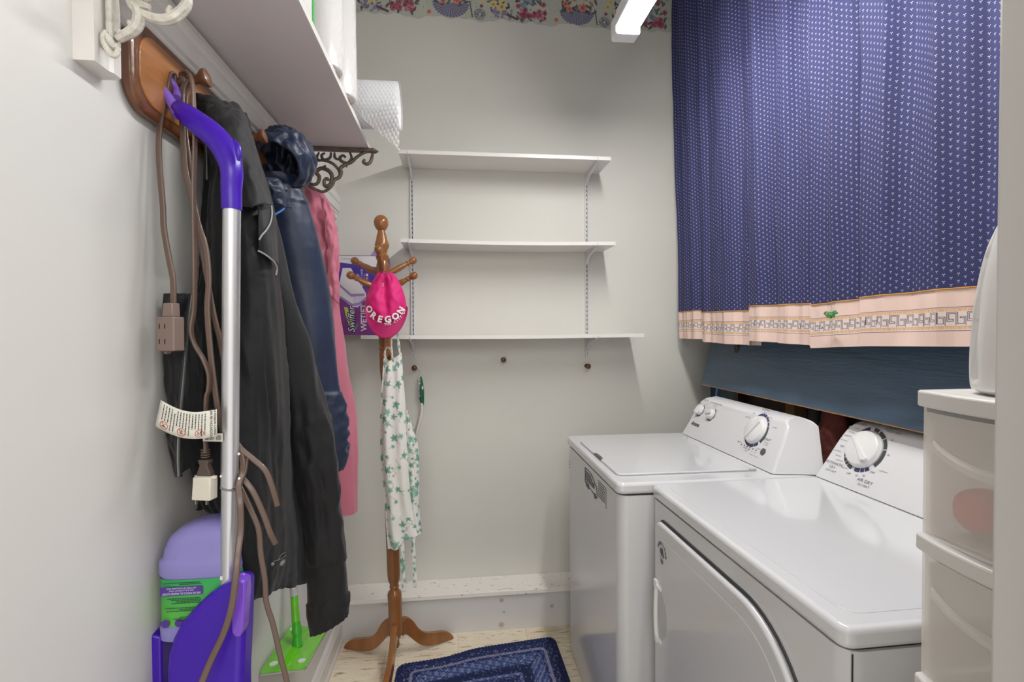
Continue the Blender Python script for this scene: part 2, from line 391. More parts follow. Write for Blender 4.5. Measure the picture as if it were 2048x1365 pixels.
# ------------------------------------------------------------------ ceiling-hung strip light
fx = empty('strip_light', (0.622, 1.17, 2.45), 'white batten strip light with a glowing diffuser hanging above the room', 'light')
hm = mat('white_enamel_housing', (0.8, 0.8, 0.82), 0.35)
dm = mat('lit_diffuser', (0.9, 0.9, 0.9), 0.5, emit=(1.0, 0.985, 0.97, TUBE_STRENGTH))
MB().box(-0.047, 0.047, -0.60, 0.60, 0.0, 0.055).build('housing', hm, fx, bev=0.006)
MB().prism(rrect(-0.046, 0.046, -0.026, 0.05, 0.010), F((0, 0.655, 0), (1, 0, 0), (0, 0, 1)), 0, 0.054).build('end_cap', hm, fx, bev=0.002)
MB().prism(rrect(-0.046, 0.046, -0.026, 0.05, 0.010), F((0, -0.601, 0), (1, 0, 0), (0, 0, 1)), 0, 0.054).build('end_cap', hm, fx, bev=0.002)
MB().prism([(-0.036, 0.001), (-0.033, -0.016), (-0.024, -0.022), (0.024, -0.022), (0.033, -0.016), (0.036, 0.001)], F((0, -0.60, 0), (-1, 0, 0), (0, 0, 1)), 0.0, 1.2).build('diffuser', dm, fx)
for y in (-0.4, 0.4): MB().tube([(0, y, 0.05), (0, y, 0.61)], 0.003, 6).build('hanging_rod', hm, fx)

# ------------------------------------------------------------------ adjustable shelves on the back wall
ws = mat('white_laminate', (0.76, 0.74, 0.71), 0.35, var=(5, 0.03))
wm = mat('white_enamelled_steel', (0.64, 0.645, 0.65), 0.35)
slot = mat('slot_shadow_gap', (0.03, 0.03, 0.035), 0.8)
FB = F((0, YB, 0), (1, 0, 0), (0, 0, 1))
def track(x, lab):
    b = MB(); 
    b.box(x - 0.0085, x - 0.0035, 1.25, 2.118, 0.0, 0.011, 0, FB); b.box(x + 0.0035, x + 0.0085, 1.25, 2.118, 0.0, 0.011, 0, FB)
    b.box(x - 0.004, x + 0.004, 1.25, 2.118, 0.0, 0.004, 0, FB)
    b.box(x - 0.009, x + 0.009, 1.235, 1.262, 0.0, 0.0115, 0, FB)
    z = 1.30
    while z < 2.1: b.box(x - 0.0016, x + 0.0016, z, z + 0.0125, 0.004, 0.0046, 1, FB); z += 0.0215
    for z in (1.245, 1.254): b.prism([(x + 0.0022 * math.cos(i), z + 0.0022 * math.sin(i)) for i in np.linspace(0, 6, 8)], FB, 0.0115, 0.0122, 1)
    tag(b.build('shelf_track', [wm, slot]), lab, 'shelf track')
track(-0.197, 'left white slotted metal track screwed to the back wall behind the coat tree')
track(0.634, 'right white slotted metal track on the back wall toward the curtain')
def shelf(x0, x1, y0, z, lab, bow=0.0):
    n = 24; b = MB(); T = 0.016; G = []
    for i in range(n + 1):
        x = x0 + (x1 - x0) * i / n; dz = -bow * math.sin(PI * i / n)
        G.append([(x, y0, z + dz), (x, YB - 0.001, z + dz), (x, YB - 0.001, z + T + dz), (x, y0, z + T + dz)])
    b.grid(G, 0, cv=True); b.f += [(0, 1, 2, 3), (n * 4 + 3, n * 4 + 2, n * 4 + 1, n * 4)]; b.m += [0, 0]
    tag(b.build('wall_shelf', ws, smooth=False), lab, 'shelf', 'white shelves on the back wall')
shelf(-0.235, 0.695, 2.205, 2.122, 'white laminate shelf board on the back wall, topmost of three')
shelf(-0.231, 0.716, 2.205, 1.745, 'white laminate shelf board on the back wall, middle of three', 0.006)
shelf(-0.400, 0.846, 2.200, 1.332, 'longest white laminate shelf board, lowest of three on the back wall, with the purple box', 0.004)
for z, nm in ((2.122, 'top'), (1.745, 'middle'), (1.332, 'lowest')):
    for x, sd in ((-0.197, 'left'), (0.634, 'right')):
        b = MB(); pr = [(YB - 0.006, z), (YB - 0.006, z - 0.062), (YB - 0.016, z - 0.058), (YB - 0.035, z - 0.036), (YB - 0.08, z - 0.024), (2.222, z - 0.008), (2.222, z - 0.0)]
        b.prism([(-a, c) for a, c in pr], F((x, 0, 0), (0, -1, 0), (0, 0, 1)), -0.0055, 0.0055)
        b.box(x - 0.002, x + 0.002, 2.2, 2.206, z - 0.004, z + 0.009)
        tag(b.build('shelf_bracket', wm, bev=0.001), 'white steel bracket at the %s end of the %s back-wall shelf' % (sd, nm), 'shelf bracket', 'white brackets under the back-wall shelves')
# wooden knobs under the lowest shelf
wk = mat('dark_walnut_stain', (0.10, 0.035, 0.015), 0.35)
for (x, z), lab in (((0.224, 1.226), 'small dark wooden peg on the back wall, middle of three under the lowest shelf'), ((0.632, 1.190), 'small dark wooden peg on the back wall under the right shelf track'), ((-0.191, 1.194), 'small dark wooden peg on the back wall that the brush hangs from')):
    b = MB().lathe([(0.010, 0), (0.010, 0.004), (0.0065, 0.008), (0.0065, 0.026), (0.0115, 0.031), (0.0125, 0.037), (0.009, 0.0415), (0.0, 0.043)], (x, YB, z), (0, -1, 0), 20)
    tag(b.build('wall_peg', wk), lab, 'peg', 'wooden pegs on the back wall')

# ------------------------------------------------------------------ long shelf over the coat rack
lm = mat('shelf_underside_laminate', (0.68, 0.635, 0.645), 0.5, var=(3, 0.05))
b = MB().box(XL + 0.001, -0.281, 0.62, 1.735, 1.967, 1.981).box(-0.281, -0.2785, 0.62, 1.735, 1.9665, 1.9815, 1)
tag(b.build('long_shelf', [lm, ws], smooth=False), 'long white shelf board on the left wall above the coats', 'shelf')

im = mat('rusty_cast_iron', (0.15, 0.115, 0.085), 0.55, metal=0.3, bump=(90, 0.4), var=(40, 0.35))
iw = mat('chipped_white_cast_iron', (0.62, 0.59, 0.52), 0.5, bump=(80, 0.5), var=(45, 0.3))
def rib(b, pts, r, m=0, n=None, taper=True):
    k = len(pts); rr = [r * (0.75 + 0.35 * math.sin(PI * i / (k - 1))) if taper else r for i in range(k)]
    b.tube(pts, rr, 8, m, samples=n or k * 5, side=(0, 1, 0))
def curl(cx, cz, r0, r1, a0, a1, y, n=9):
    return [(cx + (r0 + (r1 - r0) * i / (n - 1)) * math.cos(R(a0 + (a1 - a0) * i / (n - 1))), y, cz + (r0 + (r1 - r0) * i / (n - 1)) * math.sin(R(a0 + (a1 - a0) * i / (n - 1)))) for i in range(n)]
bk = empty('scroll_bracket', (XL, 1.72, 1.82), 'ornate brown cast iron scroll bracket under the far end of the long shelf', 'bracket')
def loc(pts): return [(x - XL, y - 1.72, z - 1.82) for x, y, z in pts]
b = MB().box(-0.495 - XL, -0.262 - XL, -0.011, 0.011, 0.1355, 0.1465)
b.add([(-0.275 - XL, -0.012, 0.136), (-0.262 - XL, -0.014, 0.134), (-0.250 - XL, -0.006, 0.138), (-0.247 - XL, 0, 0.140), (-0.250 - XL, 0.006, 0.138), (-0.262 - XL, 0.014, 0.134), (-0.275 - XL, 0.012, 0.136), (-0.268 - XL, 0, 0.152)], [(0, 1, 7), (1, 2, 7), (2, 3, 7), (3, 4, 7), (4, 5, 7), (5, 6, 7), (6, 0, 7), (6, 5, 4, 3, 2, 1, 0)])
b.build('top_bar', im, bk, bev=0.002)
MB().box(0.0305, 0.041, -0.012, 0.012, -0.035, 0.1465).build('wall_plate', im, bk, bev=0.002)
b = MB()
rib(b, loc([(-0.275,1.72,1.958), (-0.296,1.72,1.953), (-0.318,1.72,1.939), (-0.336,1.72,1.922), (-0.357,1.72,1.912), (-0.372,1.72,1.9), (-0.37,1.72,1.885), (-0.377,1.72,1.87), (-0.391,1.72,1.862), (-0.399,1.72,1.845), (-0.414,1.72,1.829), (-0.43,1.72,1.822), (-0.45,1.72,1.829)]), 0.0058)
rib(b, loc([(-0.267,1.72,1.959), (-0.27,1.72,1.939), (-0.277,1.72,1.922), (-0.288,1.72,1.917), (-0.298,1.72,1.923), (-0.293,1.72,1.932)]), 0.0056)
rib(b, loc([(-0.341,1.72,1.953), (-0.336,1.72,1.934), (-0.349,1.72,1.918), (-0.368,1.72,1.923), (-0.373,1.72,1.934), (-0.363,1.72,1.942), (-0.355,1.72,1.936)]), 0.0048)
rib(b, loc([(-0.39,1.72,1.951), (-0.389,1.72,1.935), (-0.378,1.72,1.927)]), 0.0042)
rib(b, loc([(-0.452,1.72,1.922), (-0.424,1.72,1.924), (-0.397,1.72,1.915), (-0.378,1.72,1.895), (-0.374,1.72,1.874)]), 0.0045)
rib(b, loc([(-0.401,1.72,1.951), (-0.405,1.72,1.933), (-0.424,1.72,1.926), (-0.431,1.72,1.94), (-0.42,1.72,1.949)]), 0.0045)
rib(b, loc([(-0.439,1.72,1.95), (-0.446,1.72,1.932), (-0.436,1.72,1.921)]), 0.0042)
rib(b, loc([(-0.481,1.72,1.854), (-0.458,1.72,1.845), (-0.444,1.72,1.851), (-0.439,1.72,1.87), (-0.448,1.72,1.885), (-0.433,1.72,1.898), (-0.411,1.72,1.892), (-0.399,1.72,1.875), (-0.404,1.72,1.848), (-0.42,1.72,1.841), (-0.424,1.72,1.856), (-0.416,1.72,1.866), (-0.409,1.72,1.86)]), 0.0062)
rib(b, loc([(-0.481,1.72,1.85), (-0.463,1.72,1.835), (-0.444,1.72,1.826)]), 0.005)
rib(b, loc([(-0.437,1.72,1.893), (-0.424,1.72,1.903), (-0.418,1.72,1.908)]), 0.004)
rib(b, loc([(-0.357,1.72,1.912), (-0.351,1.72,1.905)]), 0.004); rib(b, loc([(-0.373,1.72,1.887), (-0.364,1.72,1.892)]), 0.004)
b.build('scrollwork', im, bk)

# near bracket: white moulded backing board with the painted iron
bp = empty('painted_bracket', (XL, 0.80, 1.745), 'white painted cast iron scroll bracket on the left wall beside the coat rack', 'bracket')
bb = MB().prism([(0, 0), (0.028, 0), (0.028, 0.030), (0.031, 0.036), (0.031, 0.052), (0.020, 0.058), (0, 0.058)], F((0, -0.026, 0), (1, 0, 0), (0, 1, 0)), 0.0, 0.24)
o = bb.build('trim_5', M['trimwhite'], smooth=False)
o.location = (XL, 0.80, 1.745); struct(o)
def loc2(pts): return [(x - XL, y - 0.80, z - 1.745) for x, y, z in pts]
b = MB().box(0.0315, 0.040, -0.010, 0.012, 0.03, 0.21)
b.build('wall_plate', iw, bp, bev=0.003)
b = MB(); rib(b, loc2([(-0.49,0.785,1.793), (-0.494,0.785,1.785), (-0.493,0.785,1.776), (-0.488,0.785,1.766), (-0.482,0.785,1.759), (-0.477,0.785,1.762), (-0.474,0.785,1.77)]), 0.0042)
rib(b, loc2([(-0.489,0.785,1.788), (-0.487,0.785,1.782), (-0.48,0.785,1.772), (-0.475,0.785,1.774)]), 0.004)
b.build('foot', iw, bp)
b = MB()
rib(b, loc2([(-0.485,0.8,1.789), (-0.476,0.8,1.795), (-0.463,0.8,1.804), (-0.456,0.8,1.816), (-0.456,0.8,1.831), (-0.464,0.8,1.842), (-0.469,0.8,1.853)]), 0.0075)
rib(b, loc2([(-0.456,0.8,1.832), (-0.445,0.8,1.827), (-0.43,0.8,1.822), (-0.414,0.8,1.823), (-0.399,0.8,1.833), (-0.389,0.8,1.847), (-0.39,0.8,1.863), (-0.401,0.8,1.87)]), 0.0072)
rib(b, loc2([(-0.465,0.8,1.839), (-0.453,0.8,1.841), (-0.44,0.8,1.838)]), 0.006)
rib(b, loc2([(-0.46,0.8,1.845), (-0.448,0.8,1.85), (-0.435,0.8,1.857)]), 0.006)
rib(b, loc2([(-0.411,0.8,1.825), (-0.414,0.8,1.833), (-0.412,0.8,1.842)]), 0.004)
rib(b, loc2([(-0.466,0.8,1.809), (-0.467,0.8,1.814), (-0.469,0.8,1.817)]), 0.004); rib(b, loc2([(-0.477,0.8,1.796), (-0.481,0.8,1.8), (-0.483,0.8,1.803)]), 0.004)
rib(b, loc2([(-0.469,0.8,1.853), (-0.465,0.8,1.869), (-0.445,0.8,1.892), (-0.404,0.8,1.906)]), 0.0075)
b.build('scrollwork', iw, bp)
# ------------------------------------------------------------------ wooden coat rack
rk = empty('coat_rack', (XL, 0.87, 1.727), 'long orange-brown wooden peg rack with rounded corners on the left wall', 'coat rack')
rd = mat('rack_dark_edge', (0.15, 0.055, 0.022), 0.3, bump=(50, 0.1), var=(20, 0.3, (1, 4, 1)), coat=0.3)
ro = mat('rack_orange_wood', (0.36, 0.145, 0.045), 0.33, var=(14, 0.22, (1, 0.6, 6)), coat=0.3)
FR = F((0, 0, 0), (0, 1, 0), (0, 0, 1))
MB().prism(rrect(0, 0.80, 0, 0.150, 0.05, 10), FR, 0.001, 0.020).build('rack_edge', rd, rk, bev=0.006, seg=3)
MB().prism(rrect(0.017, 0.783, 0.017, 0.133, 0.045, 10), FR, 0.018, 0.0225).build('rack_face', ro, rk, bev=0.0015)
pegm = mat('peg_wood', (0.15, 0.058, 0.024), 0.4, var=(30, 0.25), coat=0.2)
for y in (0.126, 0.406, 0.686):
    MB().lathe([(0.0085, 0), (0.0085, 0.022), (0.0078, 0.034), (0.0085, 0.041), (0.0150, 0.049), (0.0165, 0.053), (0.0160, 0.057), (0.010, 0.0595), (0, 0.0605)], (0.021, y, 0.094), (1, 0.0, 0.22), 20).build('peg', pegm, rk)

# ------------------------------------------------------------------ things on the long shelf
pt = mat('quilted_paper_towel', (0.64, 0.62, 0.60), 0.8, bump=(160, 0.3))
plw = mat('clear_plastic_wrap', (0.93, 0.93, 0.94), 0.12, trans=0.0, alpha=0.30, bump=(35, 0.5, (1, 1, 0.3)))
end_shade = mat('shaded_roll_end', (0.62, 0.54, 0.49), 0.8)  # browner tone: shade under the roll put into the colour
def roll(x, y, lab):
    t = empty('paper_towel_roll', (x, y, 1.9825), lab, 'paper towel roll', 'wrapped paper towel rolls on the long shelf')
    MB().lathe([(0.0, 0.002), (0.02, 0.002), (0.055, 0.0015), (0.060, 0.006), (0.0615, 0.02), (0.0615, 0.27), (0.058, 0.276), (0.02, 0.276), (0, 0.276)], (0, 0, 0), n=40).build('roll', pt, t)
    MB().lathe([(0, -0.0006), (0.053, -0.0006), (0.053, 0.0008), (0, 0.0008)], (0, 0, 0), n=30).build('roll_end', end_shade, t)
    b = MB(); G = []
    for k in range(26):
        z = 0.0005 + 0.28 * k / 25
        G.append([((0.0632 + 0.0012 * math.sin(7 * a + k * .2) + 0.0008 * math.sin(19 * a - k * 0.9)) * math.cos(a), (0.0632 + 0.0012 * math.sin(7 * a + k * .2)) * math.sin(a), z) for a in np.linspace(0, 2 * PI, 48, endpoint=False)])
    b.grid(G, 0, cv=True).build('plastic_wrap', plw, t)
roll(-0.322, 1.405, 'white paper towel roll in clear plastic, the one beside the bubble wrap')
roll(-0.326, 1.262, 'white paper towel roll in clear plastic, second along from the bubble wrap')
gp = mat('green_print_plastic', (0.05, 0.48, 0.10), 0.35)
t = empty('paper_towel_pack', (-0.36, 1.065, 1.9825), 'white pack with a green printed edge at the near end of the shelf', 'paper towel pack')
MB().prism(rrect(-0.07, 0.07, -0.06, 0.06, 0.02), F((0, 0, 0), (1, 0, 0), (0, 1, 0)), 0, 0.26).build('wrapper', pt, t, bev=0.006)
MB().box(0.0705, 0.0715, 0.030, 0.043, 0.004, 0.25).build('printed_stripe', gp, t, label='green printed stripe')

# bubble wrap roll lying across the shelf, loose end hanging
bw = mat('bubble_film', (0.93, 0.94, 0.96), 0.22, alpha=0.42, spec=0.6)
t = empty('bubble_wrap_roll', (-0.34, 1.60, 2.058), 'roll of clear bubble wrap lying across the end of the long shelf', 'bubble wrap')
def bub(G, du, dv, h=0.003):
    A = np.array(G); tu = np.gradient(A, axis=0); tv = np.gradient(A, axis=1); Nn = np.cross(tu, tv); Nn /= np.linalg.norm(Nn, axis=2)[..., None] + 1e-9
    return A + Nn * (du * h)[..., None]
nu, nv = 150, 190
a = np.linspace(0, 2 * PI, nu); x = np.linspace(-0.155, 0.175, nv)
A_, Xx = np.meshgrid(a, x, indexing='ij'); arc = A_ * 0.072
def hexb(u, v, p=0.0115):
    r = np.sin(2 * PI * u / (p * 0.866) / 2) ** 2; row = np.floor(u / (p * 0.866)).astype(int)
    fu = (u / (p * 0.866)) % 1 - .5; fv = ((v / p) + 0.5 * (row % 2)) % 1 - .5
    d = np.sqrt((fu * 0.866) ** 2 + fv ** 2); return np.clip(1 - (d / 0.44) ** 2, 0, 1) ** 0.5
rad = 0.0715 + 0.004 * np.sin(A_ * 2 + 1)
G = np.stack([Xx, rad * np.cos(A_), rad * np.sin(A_)], -1)
G = np.stack([Xx, (rad + 0.0018 * hexb(arc, Xx)) * np.cos(A_), (rad + 0.0018 * hexb(arc, Xx)) * np.sin(A_)], -1)
MB().grid(G, 0).build('roll', bw, t)
inner = mat('bubble_film_inner', (0.82, 0.83, 0.85), 0.4, alpha=0.85)
MB().lathe([(0.0, 0), (0.067, 0), (0.067, 0.325), (0.05, 0.32), (0.05, 0.30), (0.0, 0.30)][0:4] + [(0.03, 0.31), (0.0, 0.31)], (-0.154, 0, 0), (1, 0, 0), 40).build('inner_layers', inner, t)
# loose flap leaving the roll on its room side and drooping past the shelf edge
n1, n2 = 110, 60
G = np.zeros((n1, n2, 3)); hb = np.zeros((n1, n2))
for i in range(n1):
    for j in range(n2):
        s = i / (n1 - 1); q = j / (n2 - 1)
        xx = 0.066 + 0.112 * q + 0.0 * s; ln = (0.115 * (0.15 + 0.85 * q)) * s
        G[i, j] = (xx, -0.0715 + 0.018 * s + 0.006 * math.sin(q * 5), -0.02 - ln - 0.02 * s); hb[i, j] = hexb(np.array(ln), np.array(xx))
MB().grid(bub(G, hb, 0), 0).build('loose_end', bw, t)
# ================================================================== LEFT SIDE: clothes, mops, cord
nyl = mat('black_nylon', (0.0045, 0.0045, 0.0062), 0.6, bump=(420, 0.12), var=(5, 0.3), spec=0.3, sheen=0.08)
nyl2 = mat('charcoal_nylon_panel', (0.0085, 0.0083, 0.0100), 0.6, bump=(420, 0.12), var=(6, 0.25), spec=0.3, sheen=0.12)
def piece(rows, nu, nv, amps, seed=0.0):
    return wrinkle(grid_surface(rows, nu, nv), amps, seed)
jk = empty('black_jacket', (-0.5, 1.13, 1.83), 'black nylon windbreaker with open zip hanging behind the purple mop', 'jacket', 'jackets hanging on the left wall')
jo = Vector((-0.5, 1.13, 1.83))
def rel(G, o): return np.array(G) - np.array(o)
body = [
 [(-0.505,1.059,1.813), (-0.49,1.042,1.807), (-0.475,1.041,1.805), (-0.46,1.049,1.806), (-0.45,1.068,1.812), (-0.44,1.085,1.815), (-0.455,1.168,1.84)],
 [(-0.51,1.11,1.739), (-0.49,1.087,1.732), (-0.465,1.065,1.727), (-0.445,1.06,1.728), (-0.425,1.064,1.732), (-0.415,1.088,1.745), (-0.44,1.192,1.782)],
 [(-0.512,1.1,1.614), (-0.49,1.075,1.608), (-0.46,1.045,1.604), (-0.425,1.015,1.6), (-0.4,1.025,1.606), (-0.39,1.073,1.62), (-0.43,1.244,1.667)],
 [(-0.512,1.078,1.519), (-0.49,1.063,1.517), (-0.455,1.035,1.513), (-0.42,1.017,1.513), (-0.385,0.996,1.512), (-0.375,1.048,1.526), (-0.42,1.27,1.561)],
 [(-0.512,1.052,1.427), (-0.49,1.044,1.425), (-0.45,1.028,1.421), (-0.41,1.006,1.42), (-0.375,0.999,1.424), (-0.365,1.062,1.428), (-0.42,1.327,1.444)],
 [(-0.512,1.028,1.282), (-0.485,1.013,1.283), (-0.44,0.992,1.283), (-0.4,0.985,1.283), (-0.37,1.004,1.282), (-0.36,1.064,1.279), (-0.42,1.37,1.258)],
 [(-0.512,1.02,1.159), (-0.48,0.998,1.158), (-0.43,0.973,1.158), (-0.39,0.968,1.156), (-0.37,1.024,1.144), (-0.36,1.096,1.13), (-0.42,1.421,1.07)],
 [(-0.512,1.032,1.079), (-0.48,1.012,1.069), (-0.43,0.977,1.064), (-0.385,0.956,1.06), (-0.365,1.006,1.033), (-0.36,1.115,0.995), (-0.41,1.424,0.891)],
 [(-0.512,1.049,1.039), (-0.48,1.028,1.035), (-0.43,0.98,1.037), (-0.39,0.957,0.978), (-0.365,1.002,0.938), (-0.355,1.121,0.89), (-0.4,1.402,0.789)],
 [(-0.512,1.054,1.012), (-0.48,1.036,1.023), (-0.435,0.995,1.021), (-0.4,0.974,0.896), (-0.37,1.013,0.867), (-0.36,1.147,0.812), (-0.39,1.347,0.747)],
 [(-0.512,1.056,1.008), (-0.482,1.044,1.017), (-0.44,1.011,1.006), (-0.405,0.99,0.868), (-0.375,1.026,0.849), (-0.365,1.162,0.794), (-0.39,1.345,0.718)]]
G = piece(body, 150, 100, [(0.016, (15, 15, 2.0), False), (0.003, (34, 34, 4), True), (0.0014, (70, 70, 60), False)], 3.1)
MB().grid(rel(G, jo)).build('body', nyl, jk, sol=0.003, angle=80)
# sleeve, nearest the room
rows = [
 ((-0.472,1.22,1.78), (-0.45,1.22,1.78), 0.020), ((-0.465,1.22,1.689), (-0.421,1.22,1.684), 0.034), ((-0.46,1.22,1.609), (-0.405,1.22,1.605), 0.042), ((-0.45,1.22,1.495), (-0.382,1.22,1.489), 0.046),
 ((-0.44,1.23,1.392), (-0.355,1.23,1.386), 0.050), ((-0.425,1.24,1.275), (-0.328,1.24,1.271), 0.050), ((-0.41,1.25,1.155), (-0.302,1.25,1.152), 0.048),
 ((-0.394,1.26,1.032), (-0.287,1.26,1.023), 0.045), ((-0.385,1.27,0.931), (-0.281,1.27,0.926), 0.042), ((-0.374,1.27,0.832), (-0.275,1.27,0.829), 0.040),
 ((-0.369,1.275,0.768), (-0.271,1.275,0.768), 0.038), ((-0.367,1.28,0.696), (-0.273,1.28,0.709), 0.034), ((-0.364,1.28,0.658), (-0.274,1.28,0.682), 0.030), ((-0.355,1.28,0.619), (-0.279,1.28,0.652), 0.026)]
G = loft(rows, 56, 150); nr = G.shape[0]
for i in range(nr):
    t = i / (nr - 1); c = G[i].mean(axis=0)
    for k in range(56):
        p = G[i, k]; d = (p - c); 
        q = noise.noise(Vector((p[0] * 30, p[1] * 30, p[2] * 3.2 + 4))); e = noise.noise(Vector((p[0] * 55, p[1] * 55, p[2] * 16 + p[0] * 40)))
        cuff = max(0, (t - 0.93) / 0.07)
        s_ = 1 + 0.20 * q + (0.10 * (1 - 2 * abs(e)) if 0.45 < t < 0.72 or t > 0.84 else 0.04 * e) * 1.0 + 0.07 * cuff * math.sin(k * 2 * PI / 56 * 17)
        G[i, k] = c + d * s_
closed_build(rel(G, jo), 'sleeve', nyl2, jk)
# yoke and hood flap over the shoulder
yk = [
 [(-0.5,1.041,1.824), (-0.485,1.044,1.824), (-0.47,1.057,1.823), (-0.455,1.072,1.821), (-0.445,1.089,1.829), (-0.435,1.092,1.825), (-0.43,1.104,1.813), (-0.44,1.142,1.811)],
 [(-0.5,1.055,1.803), (-0.475,1.041,1.797), (-0.455,1.037,1.79), (-0.435,1.032,1.779), (-0.42,1.035,1.775), (-0.41,1.044,1.768), (-0.41,1.075,1.762), (-0.425,1.133,1.771)],
 [(-0.5,1.069,1.76), (-0.465,1.033,1.75), (-0.44,1.017,1.742), (-0.42,1.012,1.731), (-0.405,1.019,1.725), (-0.395,1.032,1.716), (-0.395,1.064,1.712), (-0.415,1.139,1.726)],
 [(-0.48,1.065,1.705), (-0.45,1.038,1.697), (-0.425,1.018,1.686), (-0.405,1.006,1.673), (-0.39,1.006,1.664), (-0.38,1.017,1.659), (-0.38,1.052,1.662), (-0.4,1.133,1.679)],
 [(-0.46,1.05,1.623), (-0.43,1.023,1.612), (-0.41,1.004,1.603), (-0.395,0.998,1.599), (-0.375,0.983,1.595), (-0.365,0.994,1.601), (-0.365,1.035,1.613), (-0.385,1.123,1.633)]]
G = piece(yk, 70, 60, [(0.005, (24, 24, 4), False), (0.0014, (60, 60, 8), True)], 8.0)
MB().grid(rel(G, jo)).build('shoulder_yoke', nyl2, jk, sol=0.004, angle=80)
# back vent flap with reflective piping
vf = [
 [(-0.372,1.015,1.597), (-0.366,1.021,1.6), (-0.362,1.036,1.606), (-0.362,1.061,1.614)],
 [(-0.368,1.002,1.547), (-0.358,1.007,1.548), (-0.352,1.021,1.551), (-0.356,1.061,1.56)],
 [(-0.368,1.001,1.519), (-0.354,0.999,1.507), (-0.346,1.01,1.499), (-0.352,1.058,1.5)]]
MB().grid(rel(piece(vf, 24, 24, [(0.003, (40, 40, 10), False)]), jo)).build('vent_flap', nyl2, jk, sol=0.003, angle=80)
pip = mat('grey_reflective_piping', (0.30, 0.30, 0.31), 0.4)
b = MB(); b.tube(rel([(-0.358,1.044,1.612), (-0.356,1.04,1.595), (-0.354,1.025,1.575), (-0.354,1.004,1.557), (-0.356,0.987,1.544), (-0.36,0.983,1.534)], jo), 0.0016, 8, samples=40)
b.tube(rel([(-0.35,0.952,1.509), (-0.346,0.967,1.506), (-0.342,0.985,1.501), (-0.34,1.003,1.495), (-0.342,1.022,1.487), (-0.345,1.025,1.474)], jo), 0.0016, 8, samples=40)
b.build('piping', pip, jk, label='grey reflective piping')
# front panel with the zip
fp = [
 [(-0.517,0.966,1.433), (-0.505,0.97,1.433), (-0.495,0.985,1.434), (-0.488,1.006,1.436), (-0.48,1.031,1.438), (-0.47,1.057,1.438)],
 [(-0.517,0.968,1.351), (-0.5,0.959,1.351), (-0.485,0.966,1.35), (-0.478,0.979,1.35), (-0.47,1.014,1.348), (-0.455,1.037,1.347)],
 [(-0.517,0.969,1.252), (-0.5,0.956,1.253), (-0.482,0.95,1.253), (-0.474,0.968,1.251), (-0.465,1.003,1.244), (-0.45,1.026,1.241)],
 [(-0.517,0.97,1.179), (-0.5,0.95,1.183), (-0.482,0.938,1.183), (-0.472,0.958,1.179), (-0.462,0.99,1.172), (-0.445,1.011,1.167)],
 [(-0.515,0.981,1.136), (-0.5,0.959,1.14), (-0.482,0.935,1.143), (-0.474,0.953,1.138), (-0.465,0.981,1.143), (-0.45,1.018,1.139)],
 [(-0.512,0.989,1.098), (-0.498,0.963,1.104), (-0.484,0.939,1.11), (-0.476,0.947,1.119), (-0.467,0.975,1.126), (-0.455,1.029,1.122)]]
G = piece(fp, 90, 60, [(0.005, (25, 25, 3), False), (0.0025, (60, 60, 12), True)], 1.7)
MB().grid(rel(G, jo)).build('front_panel', nyl2, jk, sol=0.0025, angle=80)
zt = mat('zip_tape', (0.02, 0.02, 0.022), 0.7); zm = mat('zip_teeth', (0.22, 0.22, 0.21), 0.4, metal=0.3)
zp = crom([(-0.488,1.065,1.745), (-0.485,1.061,1.703), (-0.483,1.057,1.662)], 60)
z2 = crom([(-0.479,0.984,1.433), (-0.473,0.956,1.377), (-0.469,0.929,1.284), (-0.469,0.913,1.207), (-0.47,0.909,1.155), (-0.472,0.914,1.118)], 260)
for Zp in (zp, z2):
    b = MB()
    b.tube(rel(Zp, jo), 0.0042, 8, 0, prof=[(-1, -.25), (1, -.25), (1, .25), (-1, .25)], side=(0.3, 1, 0))
    for i in range(0, len(Zp) - 1, 1):
        p = Vector(Zp[i]) - jo
        b.box(p.x - 0.001, p.x + 0.0022, p.y - 0.0028, p.y + 0.0014, p.z - 0.0006, p.z + 0.0006, 1)
    b.build('zip', [zt, zm], jk, label='black zip with grey teeth')
b = MB(); b.tube(rel([(-0.352,1.074,0.91), (-0.35,1.044,0.917), (-0.345,1.012,0.921)], jo), 0.0008, 6, samples=10); b.tube(rel([(-0.352,1.079,0.901), (-0.35,1.038,0.912), (-0.345,0.991,0.929)], jo), 0.0008, 6, samples=10)
b.lathe([(0.003, 0), (0.0045, 0.003), (0.0045, 0.016), (0.003, 0.019)], Vector((-0.345,1.043,0.906)) - jo, Vector((0.1, -1, 0.12)), 12)
b.lathe([(0.0, 0), (0.003, 0.002), (0.003, 0.005), (0, 0.007)], Vector((-0.345,0.983,0.924)) - jo, (0, 0, 1), 10)
b.build('cord_lock', zm, jk)

